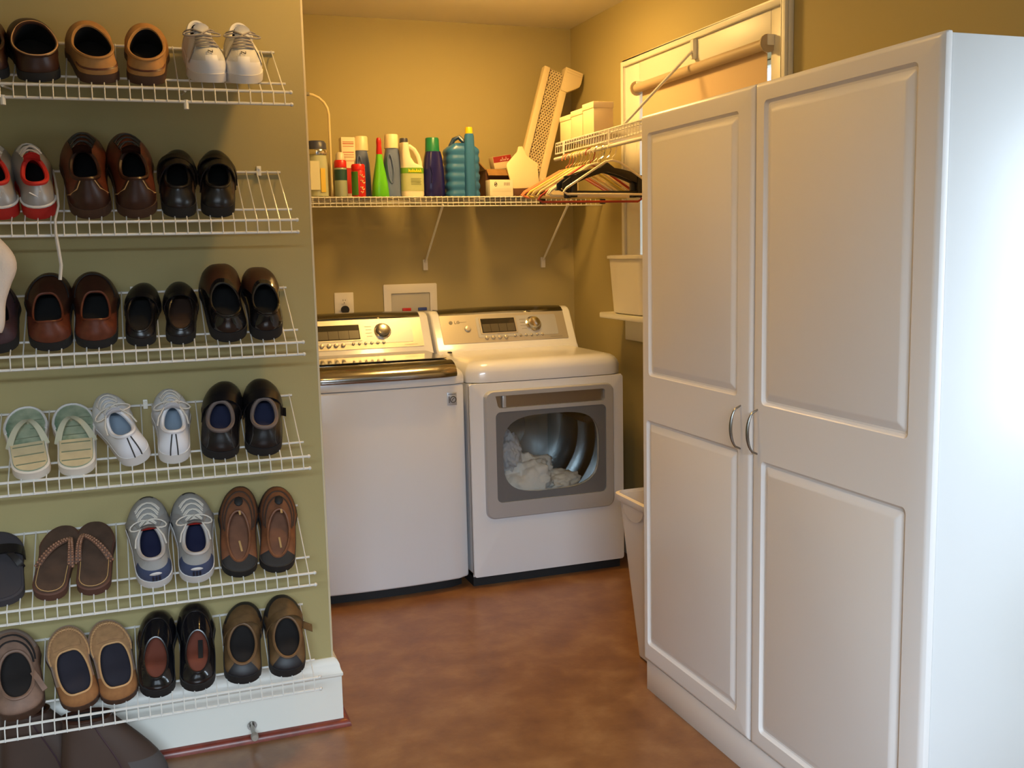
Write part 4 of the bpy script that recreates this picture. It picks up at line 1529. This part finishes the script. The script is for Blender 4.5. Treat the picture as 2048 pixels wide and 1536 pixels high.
leather_br = sm('brown_leather', (104, 52, 34), .38, noise=(60, .3))
leather_dk = sm('dark_brown_leather', (58, 32, 22), .38, noise=(50, .3))
leather_bk = sm('black_leather', (24, 22, 24), .30)
leather_pol = sm('polished_black_leather', (18, 18, 22), .14, coat=.5)
nubuck_tan = sm('tan_nubuck', (176, 128, 72), .8, noise=(45, .2))
suede_tan = sm('tan_suede', (166, 124, 82), .9, noise=(70, .22), sheen=.2)
suede_lt = sm('light_tan_edge', (196, 152, 104), .8)
dark_in = sm('dark_lining', (30, 24, 22), .8)
black_in = sm('black_lining', (18, 16, 16), .8)
navy_in = sm('navy_lining', (34, 38, 66), .8)
rubber_bk = sm('black_rubber', (26, 25, 26), .7)
rubber_br = sm('brown_rubber', (72, 48, 34), .6)
rubber_wh = sm('white_rubber', (214, 210, 206), .5)
white_lea = sm('white_leather', (222, 222, 226), .45)
white_mesh = sm('white_mesh', (206, 204, 200), .7, bump=(900, .3))
grey_mesh = sm('grey_mesh', (160, 158, 154), .75, bump=(900, .4))
grey_dk = sm('charcoal_rubber', (62, 62, 62), .6)
silver_sh = sm('silver_synthetic', (158, 154, 150), .38, metal=.25)
red_in = sm('red_lining', (196, 40, 30), .7)
navy_syn = sm('navy_synthetic', (62, 72, 100), .5)
lace_wh = sm('pale_lace', (206, 198, 186), .85)
lace_gr = sm('grey_lace', (150, 144, 140), .85)
stitch_tan = sm('tan_stitching', (196, 156, 100), .8)
brown_strap = sm('brown_strap_leather', (118, 72, 44), .6, noise=(40, .3))
dkbrown_syn = sm('dark_brown_synthetic', (64, 46, 36), .6)
insole_br = sm('worn_brown_insole', (126, 84, 62), .8, noise=(25, .3))
insole_rd = sm('reddish_insole', (116, 58, 40), .75)
sage_foam = sm('sage_footbed', (168, 176, 150), .8, noise=(18, .3, (92, 120, 96)))
cream_foam = sm('cream_footbed', (206, 190, 152), .8, noise=(30, .15))
cream_sole = sm('cream_sole', (216, 206, 192), .7)
sage_strap = sm('pale_sage_strap', (190, 186, 160), .8)
bead_m = sm('amber_beads', (168, 120, 92), .25, noise=(180, .5))
charcoal_foam = sm('charcoal_footbed', (58, 54, 58), .85)
plum_lea = sm('plum_leather', (66, 46, 52), .5)
olive_lea = sm('olive_brown_leather', (104, 78, 48), .55, noise=(40, .3))
dusk_lea = sm('dusty_brown_leather', (128, 100, 84), .65, noise=(40, .25))

YHEEL = 2.682


def place(name, label, cat, shelf, xh, xt, L, group, flip=False, roll=0.0, yh=YHEEL, dz=0.0):
    """root at the heel on the shelf; toe leans on the wall. flip puts the toe in front"""
    th = max(math.radians(32.5), math.acos(min(.985, .190 / L)))
    if flip:
        th = math.radians(33)
    ps = -math.atan2(xt - xh, L)
    o = bpy.data.objects.new(name, None)
    o.empty_display_size = .05
    COL.objects.link(o)
    zf = ZS[shelf] + .009 + dz
    if flip:
        mt = Matrix.Translation((xt, 2.870, zf + .120)) @ Matrix.Rotation(PI, 4, 'Z') @ Matrix.Rotation(-math.radians(31), 4, 'X') @ Matrix.Rotation(ps, 4, 'Z')
    else:
        mt = Matrix.Translation((xh, yh, zf)) @ Matrix.Rotation(th, 4, 'X') @ Matrix.Rotation(ps, 4, 'Z') @ Matrix.Rotation(roll, 4, 'Y')
    o.matrix_world = mt
    return tag(o, label, cat, group)


def pairlab(desc, right, shelf):
    return '%s, %s of its pair, %s shelf' % (desc, 'right' if right else 'left', ORD[shelf])


# ---- builders by kind: each takes root, L, W, side
CLOG_RIM = (.35, .310, .395, .95)


def b_clog(root, L, W, side, up, lin_, sole, ins, seam_m=None, rim=CLOG_RIM):
    S = Last(L, W, side, 2.4, .020, .016, rim, .084, .062, .060, .058, .80, .006)
    shoe_shell(root, S, up, sole, lin_, ins, up, .004)
    if seam_m:
        for r_ in (.30, .36):
            pts = [S.ev(PI - 1.0 + 2.0 * i / 16, r_) + Vector((0, -.0008, 0)) for i in range(17)]
            G().tube(pts, .0012, 4).build('heel_seam', seam_m, root)


def b_loafer(root, L, W, side, up, lin_, sole, ins, side_m):
    S = Last(L, W, side, 2.2, .024, .014, (.31, .24, .285, .62), .070, .052, .080, .050, .80, .008)
    shoe_shell(root, S, up, sole, lin_, ins, side_m, .003, zone=lambda ph, r: 1 if ph > 1.75 else 0, zmats=[side_m])
    seam(root, S, sole, .55, 1.2, .0016)


def b_mule(root, L, W, side, up, lin_, sole, ins):
    S = Last(L, W, side, 2.3, .022, .014, (.34, .30, .33, .9), .062, .044, .040, .042, .76, .006)
    shoe_shell(root, S, up, sole, lin_, ins, up, .003)
    over_strap(root, S, up, .58, .016, 'strap', .002, 0, .060)


def b_dressclog(root, L, W, side, up, heel_m, lin_, sole):
    S = Last(L, W, side, 3.2, .030, .016, (.30, .23, .33, .95), .082, .068, .076, .046, .82, .008)
    shoe_shell(root, S, up, sole, lin_, lin_, heel_m, .0035, zone=lambda ph, r: 1 if (ph > 1.2 or r > .86) else 0, zmats=[heel_m])
    pts = [S.ev(PI - .75 + 1.5 * i / 10, .86) + Vector((0, -.002, .001)) for i in range(11)]
    G().tube(pts, .0018, 5).build('heel_piping', leather_pol, root)


def b_sneaker(root, L, W, side, up, sole, lin_, ins, lace_m, toe_m=None, heel_m=None, collar=None, tong=None, hh=.088, bow=True):
    S = Last(L, W, side, 2.25, .028, .020, (.325, .215, .270, .9), .088, .070, hh, .052, .76, .012)
    z = None
    if toe_m or heel_m:
        def z(ph, r):
            if toe_m and ph < 1.25 and r < .34 - .10 * ph:
                return 1
            if heel_m and ph > 2.2 and r < .52:
                return 2
            return 0
    shoe_shell(root, S, up, sole, lin_, ins, collar or up, .0055, zone=z, zmats=[toe_m or up, heel_m or up])
    tongue(root, S, tong or up, .026)
    laces(root, S, lace_m, 4, bow)
    return S


# ================= top shelf
GS = ['shoes on the %s shoe shelf' % n for n in ORD]
r_ = place('clog', 'dark brown clog cut off by the left edge on the top shelf', 'shoe', 0, -.305, -.335, .226, GS[0])
b_clog(r_, .226, .108, -1, leather_dk, black_in, rubber_bk, black_in)
r_ = place('clog', 'dark brown clog with thin pale rim beside the tan clogs', 'shoe', 0, -.200, -.228, .222, GS[0])
b_clog(r_, .222, .112, 1, leather_dk, black_in, rubber_bk, dark_in, None, (.35, .325, .43, .9))
S_ = Last(.222, .112, 1, 2.4, .020, .016, (.35, .325, .43, .9), .084, .062, .060, .058, .80, .006)
G().tube([S_.top(ph, 1.02) + Vector((0, 0, .003)) for ph in PHS], .0018, 5, True).build('rim_piping', suede_lt, r_)
for i, (xh, xt, W) in enumerate(((-.063, -.105, .112), (.034, .050, .106))):
    r_ = place('clog', pairlab('tan leather clog with round opening', i, 0), 'shoe', 0, xh, xt, .226, GS[0])
    b_clog(r_, .226, W, -1 if i == 0 else 1, nubuck_tan, dark_in, rubber_br, dark_in, leather_br)
for i, (xh, xt) in enumerate(((.187, .168), (.272, .272))):
    r_ = place('sneaker', pairlab('dirty white running shoe, toe forward', i, 0), 'shoe', 0, xh, xt, .238, GS[0], flip=True)
    S_ = b_sneaker(r_, .238, .096, 1 if i == 0 else -1, white_mesh, rubber_wh, dark_in, dark_in, lace_gr, white_lea, silver_sh, white_lea, white_mesh, .085)
    g = G()
    c = S_.ev(0, .44) + Vector((0, 0, .002))
    g.tube([c + Vector((.006, .004, 0)), c + Vector((.006, -.004, .002)), c + Vector((-.005, .004, 0)), c + Vector((-.005, -.004, .002))], .0012, 4)
    g.build('emblem', M['black'], r_)
    for sg in (1, -1):
        pts = [S_.ev(sgnph(sg * a), rr) + Vector((sg * .001, 0, .001)) for a, rr in ((1.0, .15), (.8, .45), (.62, .75), (.6, .95))]
        G().ribbon(pts, (0, .006, 0), (0, 0, .002)).build('overlay', silver_sh, r_)

# ================= second shelf
for i, (xh, xt) in enumerate(((-.300, -.338), (-.222, -.252))):
    r_ = place('sneaker', 'silver and red sneaker at the left edge of the second shelf' if i == 0 else 'silver and red sneaker with its lace hanging down', 'shoe', 1, xh, xt, .238, GS[1])
    S_ = b_sneaker(r_, .238, .096, -1 if i == 0 else 1, silver_sh, sm('red_rubber', (176, 34, 28), .5), red_in, black_in, lace_wh, None, None, red_in, red_in, .082, bow=False)
    g = G()
    c = S_.ev(PI, .52) + Vector((0, -.002, 0))
    g.tube([c + Vector((-.018, 0, .010)), c + Vector((0, -.001, -.004)), c + Vector((.006, -.001, .012))], .002, 4)
    g.build('heel_mark', rubber_wh, r_)
    G().tube([S_.ev(PI - .9 + 1.8 * k / 10, .10) + Vector((0, -.001, 0)) for k in range(11)], .0035, 5).build('heel_band', rubber_wh, r_)
    c = S_.top(0) + Vector((0, -.012, .016))
    G().tube([c + Vector((-.022 + .0044 * k, .004, .022 * math.sin(PI * k / 10))) for k in range(11)], .0024, 5).build('lace_loop', lace_wh, r_)
    if i == 1:
        inv = r_.matrix_world.inverted()
        pw = [(-.195, 2.80, 1.610), (-.183, 2.70, 1.560), (-.180, 2.662, 1.520), (-.189, 2.652, 1.487), (-.190, 2.650, 1.455), (-.187, 2.652, 1.420), (-.184, 2.655, 1.380), (-.189, 2.655, 1.345)]
        pts = []
        for a in range(len(pw) - 1):
            for k in range(4):
                pts.append(inv @ Vector(pw[a]).lerp(Vector(pw[a + 1]), k / 4))
        pts.append(inv @ Vector(pw[-1]))
        nn = len(pts)
        G().tube(pts, [.0026 + .0016 * smooth(.3, .7, k / nn) for k in range(nn)], 6).build('hanging_lace', lace_wh, r_, label='long pale lace hanging below the shelf')
for i, (xh, xt) in enumerate(((-.106, -.131), (-.004, -.020))):
    r_ = place('walking_shoe', pairlab('brown leather walking shoe', i, 1), 'shoe', 1, xh, xt, .262, GS[1])
    S_ = Last(.262, .114, -1 if i == 0 else 1, 2.2, .026, .018, (.33, .225, .275, .9), .092, .076, .100, .054, .80, .012)
    shoe_shell(r_, S_, leather_br, rubber_br, black_in, black_in, leather_dk, .005, zone=lambda ph, r: 1 if (ph > 2.5 or (ph > 1.3 and r < .25)) else 0, zmats=[leather_dk])
    tongue(r_, S_, leather_dk, .03)
    laces(r_, S_, leather_bk, 4, False)
    for sg in (1, -1):
        pts = [S_.ev(PI - sg * a, rr) + Vector((0, -.001, 0)) for a, rr in ((.45, .95), (.5, .6), (.75, .3), (.95, .1))]
        G().tube(pts, .0016, 4).build('heel_seam', stitch_tan, r_)
for i, (xh, xt) in enumerate(((.095, .100), (.184, .205))):
    r_ = place('sandal', pairlab('black closed sandal', i, 1), 'shoe', 1, xh, xt, .234, GS[1])
    S_ = Last(.234, .098, -1 if i == 0 else 1, 2.2, .026, .018, (.36, .24, .29, .9), .080, .060, .070, .050, .80, .008)
    shoe_shell(r_, S_, leather_bk, rubber_bk, black_in, black_in, leather_bk, .004, zone=(lambda ph, r: 1 if (ph > 1.2 and ph < 2.2 and r < .5) else 0), zmats=[dkbrown_syn])
    over_strap(r_, S_, leather_bk, .48, .022, 'strap', .003, .01, .080)
    over_strap(r_, S_, leather_bk, .66, .018, 'strap', .003, -.01, .072)

# ================= third shelf
r_ = place('loafer', 'plum brown shoe cut off by the left edge on the third shelf', 'shoe', 2, -.340, -.352, .232, GS[2])
b_loafer(r_, .232, .106, 1, plum_lea, black_in, rubber_bk, black_in, plum_lea)
for i, (xh, xt) in enumerate(((-.220, -.232), (-.122, -.119))):
    r_ = place('loafer', pairlab('reddish brown leather loafer', i, 2), 'shoe', 2, xh, xt, .243, GS[2])
    b_loafer(r_, .243, .116, -1 if i == 0 else 1, leather_dk, black_in, rubber_bk, black_in, leather_br)
for i, (xh, xt) in enumerate(((-.017, -.005), (.075, .092))):
    r_ = place('flat_shoe', pairlab('small black flat shoe', i, 2), 'shoe', 2, xh, xt, .219, GS[2])
    b_mule(r_, .219, .090, -1 if i == 0 else 1, leather_bk, black_in, rubber_bk, black_in if i == 0 else dkbrown_syn)
for i, (xh, xt, L, W) in enumerate(((.200, .183, .252, .108), (.289, .296, .243, .098))):
    r_ = place('dress_shoe', pairlab('polished black and brown slip-on', i, 2), 'shoe', 2, xh, xt, L, GS[2])
    b_dressclog(r_, L, W, -1 if i == 0 else 1, leather_dk, leather_pol, black_in, rubber_bk)


# ================= fourth shelf
def flipflop(root, L, W, side, sole_m, bed_m, heel_bed, strap_m, th=.020, beads=None, off=.05, tend=.42):
    S = Last(L, W, side, 2.5, th, th, heelw=.80, spring=.004, bend=.06)
    slab(root, S, sole_m, bed_m, th)
    if heel_bed:
        g = G()
        lo = [S.out(ph, .88, th + .0046) for ph in PHS if math.cos(ph) < -.12]
        hi = [q + Vector((0, 0, .0012)) for q in lo]
        g.loft([lo, hi])
        g.build('heel_pad', heel_bed, root, angle=40)
    # thong: toe post and two arms
    post = Vector((S.cx(.76) - side * W * off, L * .74, th + .004))
    G().tube([post, post + Vector((0, -.004, .016))], .004, 6).build('toe_post', strap_m, root)
    for sg in (1, -1):
        tt = tend
        end = Vector((S.cx(tt) + sg * S.hw(tt) * .98, L * tt, th * .8))
        st_ = post + Vector((0, -.005, .016))
        pts, wv = [], []
        for k in range(9):
            u = k / 8
            q = st_.lerp(end, u)
            q.z += .020 * math.sin(PI * u) ** .8
            q.x += sg * .002 * math.sin(PI * u)
            pts.append(q)
            d = (end - st_).normalized()
            wv.append(Vector((-d.y, d.x, 0)) * (.005 + .004 * u) * -sg)
        arm = G().ribbon(pts, [tuple(w) for w in wv], (0, 0, .003)).build('strap', strap_m, root, angle=50)
        if beads:
            g = G()
            for k in range(15):
                u = k / 14
                a = min(7, int(u * 8))
                q = pts[a].lerp(pts[a + 1], u * 8 - a)
                for w in (-1, 1):
                    g.ball(q + wv[a] * .55 * w + Vector((0, 0, .005)), .0036, 5)
            b_ = g.build('beads', beads, arm)
            b_['kind'] = 'stuff'
    return S


for i, (xh, xt) in enumerate(((-.284, -.314), (-.187, -.196))):
    r_ = place('flip_flop', pairlab('pale green thong sandal with cream heel pad', i, 3), 'sandal', 3, xh, xt, .232, GS[3], yh=2.668, dz=-.008)
    S_ = flipflop(r_, .232, .106, -1 if i == 0 else 1, cream_sole, sage_foam, cream_foam, sage_strap, .024)
    pts = [S_.out(sgnph(-1.3 + 2.6 * k / 16), .93, .029) for k in range(17)]
    G().tube(pts, .0035, 6).build('toe_rim', rubber_wh, r_)
    g = G()
    for k in range(6):
        tt = .12 + .13 * k
        g.box(S_.cx(tt) - S_.hw(tt) * .78, S_.cx(tt) + S_.hw(tt) * .78, .232 * tt, .232 * tt + .0025, .0282, .0300 if tt > .42 else .0312)
    g.build('footbed_grooves', sm('grey_green_groove', (120, 128, 104), .8), r_, smooth=False)
for i, (xh, xt, ro) in enumerate(((-.038, -.128, -.18), (.042, .046, 0))):
    r_ = place('sneaker', pairlab('plain white leather sneaker', i, 3), 'shoe', 3, xh, xt, .228, GS[3], roll=ro, dz=.008 if i == 0 else 0)
    S_ = b_sneaker(r_, .228, .098, -1 if i == 0 else 1, white_lea, rubber_wh, sm('pale_blue_lining', (150, 164, 178), .8), sm('pale_blue_insole', (156, 170, 184), .8), lace_wh, None, None, white_lea, white_lea, .086, bow=True)
    for dx in (-.005, .004):
        pts = [S_.ev(PI + dx / .035, rr) + Vector((0, -.0012, 0)) for rr in (.02, .2, .4, .6, .8, .92)]
        G().tube(pts, .0017, 4).build('heel_stripe', grey_dk, r_)
for i, (xh, xt) in enumerate(((.156, .184), (.263, .290))):
    r_ = place('walking_shoe', pairlab('black walking shoe with blue inside', i, 3), 'shoe', 3, xh, xt, .240, GS[3])
    S_ = Last(.240, .108, -1 if i == 0 else 1, 2.4, .026, .018, (.335, .215, .290, .85), .080, .066, .078, .050, .84, .010)
    shoe_shell(r_, S_, leather_bk, rubber_bk, navy_in, navy_in, sm('grey_padded_collar', (104, 92, 88), .8), .0055)
    over_strap(r_, S_, leather_bk, .60, .030, 'strap', .003, .008, .076, ext=.02 if i else 0)
    for sg in (1, -1):
        pts = [S_.ev(PI - sg * a, rr) + Vector((0, -.001, 0)) for a, rr in ((.9, .85), (.5, .55), (.42, .3), (.45, .08))]
        G().tube(pts, .0010, 4).build('heel_seam', grey_dk, r_)

# ================= fifth shelf
r_ = place('flip_flop', 'charcoal thong sandal cut off by the left edge on the fifth shelf', 'sandal', 4, -.378, -.402, .228, GS[4])
S_ = flipflop(r_, .228, .120, 1, charcoal_foam, charcoal_foam, None, leather_bk, .022)
over_strap(r_, S_, leather_bk, .62, .030, 'wide_strap', .003, 0, .040)
for i, (xh, xt) in enumerate(((-.276, -.240), (-.174, -.163))):
    r_ = place('flip_flop', pairlab('brown thong sandal with beaded straps', i, 4), 'sandal', 4, xh, xt, .228, GS[4])
    S_ = flipflop(r_, .228, .100, -1 if i == 0 else 1, sm('brown_sandal_sole', (88, 56, 44), .7), sm('brown_sandal_bed', (84, 62, 48), .8, noise=(30, .3)), None, sm('brown_thong', (112, 84, 70), .7), .022, bead_m, .27, .40)
    G().tube([S_.out(PI - 1.35 + 2.7 * k / 18, .82, .0272) for k in range(19)], .0010, 4).build('stitching', stitch_tan, r_)
for i, (xh, xt) in enumerate(((-.020, -.040), (.078, .081))):
    r_ = place('sneaker', pairlab('grey running shoe with navy and red inside', i, 4), 'shoe', 4, xh, xt, .254, GS[4])
    S_ = b_sneaker(r_, .254, .112, -1 if i == 0 else 1, grey_mesh, rubber_wh, sm('dark_navy_lining', (26, 28, 64), .8), sm('dark_navy_insole', (24, 26, 58), .8), lace_wh, grey_dk, navy_syn, sm('pale_grey_collar', (176, 170, 166), .7), grey_mesh, .092)
    c = S_.top(0)
    g = G()
    g.ribbon([c + Vector((S_.W * .20 * u, -.014 + .010 * u * u, .004 - .016 * u * u)) for u in (-1, -.6, -.2, .2, .6, 1)], (0, .007, -.005), (0, -.002, .002))
    g.build('tongue_label', red_in, r_)
    hc = S_.ev(PI, .40) + Vector((0, -.003, 0))
    g = G().ball(hc, .012, 8, sc=(1.3, .22, .55))
    tabm = g.build('heel_tab', rubber_wh, r_)
    g = G()
    for k in (-1, 0, 1):
        q = S_.ev(PI, .22) + Vector((k * .008, -.0025, 0))
        g.box(q.x - .0022, q.x + .0022, q.y - .0015, q.y + .002, q.z - .010, q.z + .008)
    g.build('heel_bars', sm('dark_navy_bars', (24, 24, 44), .5), r_)
    for sg in (1, -1):
        pts = [S_.ev(sgnph(sg * a), rr) + Vector((sg * .0012, 0, .001)) for a, rr in ((1.15, .12), (1.0, .45), (.8, .72), (.7, .92))]
        G().ribbon(pts, (0, .009, 0), (0, 0, .002)).build('overlay', silver_sh, r_)
for i, (xh, xt, L) in enumerate(((.188, .205, .258), (.281, .318, .250))):
    r_ = place('fisherman_sandal', pairlab('brown strappy sandal with dark toe', i, 4), 'sandal', 4, xh, xt, L, GS[4])
    S_ = Last(L, .106, -1 if i == 0 else 1, 2.4, .026, .020, (.37, .26, .275, .9), .070, .046, .034, .050, .84, .010)
    shoe_shell(r_, S_, brown_strap, rubber_bk, insole_br, insole_br, brown_strap, .004,
               zone=lambda ph, r: (1 if (ph < 1.15 and r < .42) else (2 if (ph > 2.35) else 0)), zmats=[dkbrown_syn, rubber_bk])
    for rr_ in (.56, .72):
        seam(r_, S_, dkbrown_syn, rr_, 1.45, .0024, 'strap_gap', .0008)
    # instep lacing tab and pulls
    c = S_.ev(0, .82) + Vector((0, 0, .004))
    G().ball(c, .012, 7, sc=(1, 1.3, .5)).build('toggle', rubber_bk, r_)
    q = S_.top(0)
    G().tube([q + Vector((.004, -.002, .002)), q + Vector((.006, -.012, -.002))], .003, 5).build('pull_tab', stitch_tan, r_)
    q = S_.top(PI) + Vector((.008, .03, -.002))
    G().tube([q, q + Vector((-.006, .030, .004))], .0028, 5).build('pull_tab', stitch_tan, r_)

# ================= lowest shelf
r_ = place('fisherman_sandal', 'dusty brown strappy sandal cut off by the left edge, lowest shelf', 'sandal', 5, -.360, -.392, .240, GS[5])
S_ = Last(.240, .128, 1, 2.5, .026, .020, (.38, .27, .31, .85), .070, .055, .056, .052, .84, .008)
shoe_shell(r_, S_, dusk_lea, rubber_br, dark_in, dark_in, dusk_lea, .0045, zone=lambda ph, r: 1 if (ph < 1.1 and r < .5) else 0, zmats=[sm('greyish_toe', (132, 116, 108), .6)])
for rr_ in (.62, .78):
    seam(r_, S_, dark_in, rr_, 1.3, .0026, 'strap_gap', .001)
q = S_.top(1.9)
G().ribbon([q + Vector((0, .02, 0)), q + Vector((.010, -.005, .002)), q + Vector((.022, -.032, -.012))], (.006, .003, 0), (0, 0, .003)).build('buckle_strap', dusk_lea, r_)
for i, (xh, xt) in enumerate(((-.214, -.272), (-.128, -.158))):
    r_ = place('moccasin', pairlab('tan suede moccasin slip-on', i, 5), 'shoe', 5, xh, xt, .240, GS[5])
    S_ = Last(.240, .110, -1 if i == 0 else 1, 2.3, .018, .012, (.345, .285, .345, .55), .052, .046, .058, .042, .82, .006)
    shoe_shell(r_, S_, suede_tan, rubber_br, dark_in, sm('ink_insole', (40, 36, 46), .8), suede_lt, .0028, zone=lambda ph, r: 1 if ph > 1.9 else 0, zmats=[sm('honey_suede', (160, 108, 62), .85, noise=(60, .2))])
    seam(r_, S_, suede_lt, .50, 1.35, .0022, 'apron_seam')
    g = G()
    for k in range(26):
        ph = -1.3 + 2.6 * k / 25
        a, b = S_.ev(sgnph(ph), .44), S_.ev(sgnph(ph), .56)
        g.tube([a + Vector((0, 0, .0015)), (a + b) / 2 + Vector((0, 0, .0042)), b + Vector((0, 0, .0015))], .0012, 4)
    g.build('apron_stitches', suede_lt, r_)
    q = S_.ev(0, .88) + Vector((0, 0, .003))
    g = G().ribbon([q + Vector((-.034, -.004, -.002)), q + Vector((0, 0, .001)), q + Vector((.034, -.004, -.002))], (0, .009, 0), (0, 0, .002))
    g.build('saddle_band', suede_tan, r_)
for i, (xh, xt, L) in enumerate(((-.036, -.030, .240), (.061, .076, .246))):
    r_ = place('dress_shoe', pairlab('glossy black clog with reddish insole', i, 5), 'shoe', 5, xh, xt, L, GS[5])
    S_ = Last(L, .100, -1 if i == 0 else 1, 2.7, .034, .018, (.325, .235, .300, .95), .076, .058, .058, .052, .86, .006)
    shoe_shell(r_, S_, leather_pol, rubber_bk, insole_rd, insole_rd, leather_bk, .003, inner=.5)
    seam(r_, S_, leather_bk, .62, 1.3, .0018)
    if i == 1:
        S2 = S_
        g = G()
        g.box(.004, .016, L * .30, L * .52, .0385, .0392)
        g.build('insole_mark', black_in, r_, smooth=False)
for i, (xh, xt, L) in enumerate(((.180, .200, .232), (.295, .312, .236))):
    r_ = place('strap_clog', pairlab('olive brown clog with loose strap', i, 5), 'shoe', 5, xh, xt, L, GS[5])
    S_ = Last(L, .108, -1 if i == 0 else 1, 2.4, .030, .020, (.345, .245, .335, .95), .078, .064, .058, .050, .86, .008)
    shoe_shell(r_, S_, olive_lea, rubber_bk, dark_in, dark_in, sm('tan_edge', (110, 80, 50), .6), .004, zone=lambda ph, r: 1 if ((ph < 1.1 and r < .55) or ph > 2.6) else 0, zmats=[sm('black_nubuck', (30, 30, 34), .5)])
    over_strap(r_, S_, olive_lea, .60, .024, 'strap', .003, .012, .082, ext=.045 if i else 0)

# ------------------------------------------------------------------ dark boots under the lowest shelf
for i, (x, y, lab) in enumerate(((-.285, 2.712, 'dark ankle boot with grey toe, nearest under the lowest shelf'), (-.440, 2.806, 'dark ankle boot nearest the wall under the lowest shelf'))):
    o = bpy.data.objects.new('ankle_boot', None)
    COL.objects.link(o)
    o.matrix_world = Matrix.Translation((x, y, .0005)) @ Matrix.Rotation(-PI / 2 + (.02 if i == 0 else 0), 4, 'Z')
    tag(o, lab, 'boot', 'dark boots on the floor')
    S_ = Last(.262, .088, 1, 2.3, .026, .014, (.27, .22, .42, .9), .222, .222, .226, .058, .84, .010)
    shoe_shell(o, S_, dkbrown_syn, rubber_bk, dark_in, dark_in, leather_dk, .005, zone=lambda ph, r: 1 if (ph < 1.2 and r < .4) else 0, zmats=[sm('grey_scuffed_toe', (74, 68, 66), .7)])
    G().tube([S_.ev(1.35, r) + Vector((.001, 0, 0)) for r in (.2, .4, .6, .8, .98)], .002, 5).build('side_zip', plum_lea, o)
    G().tube([S_.ev(2 * PI - 1.35, r) + Vector((-.001, 0, 0)) for r in (.2, .4, .6, .8, .98)], .002, 5).build('side_zip', plum_lea, o)

# pale sock hanging over the second shelf at the very left
t = thing('white_sock', 'pale sock tip hanging at the left edge below the second shelf', 'sock', (-.31, 2.62, 1.33))
ctl = [(-.36, 2.640, 1.482, .012), (-.350, 2.632, 1.455, .022), (-.325, 2.625, 1.42, .030), (-.308, 2.62, 1.385, .032), (-.316, 2.615, 1.345, .026), (-.325, 2.613, 1.30, .020), (-.328, 2.613, 1.25, .017), (-.330, 2.613, 1.225, .010)]
pts, rad = [], []
for i in range(len(ctl) - 1):
    p0, p1, p2, p3 = ctl[max(i - 1, 0)], ctl[i], ctl[i + 1], ctl[min(i + 2, len(ctl) - 1)]
    for k in range(5):
        u = k / 5
        q = [.5 * (2 * b + (c - a) * u + (2 * a - 5 * b + 4 * c - d) * u * u + (3 * b - a - 3 * c + d) * u ** 3) for a, b, c, d in zip(p0, p1, p2, p3)]
        pts.append(q[:3])
        rad.append(q[3])
G().tube(pts, rad, 20).build('sock_body', mat('pale_knit', (214, 200, 186), .95, bump=(200, .4)), t, angle=80)
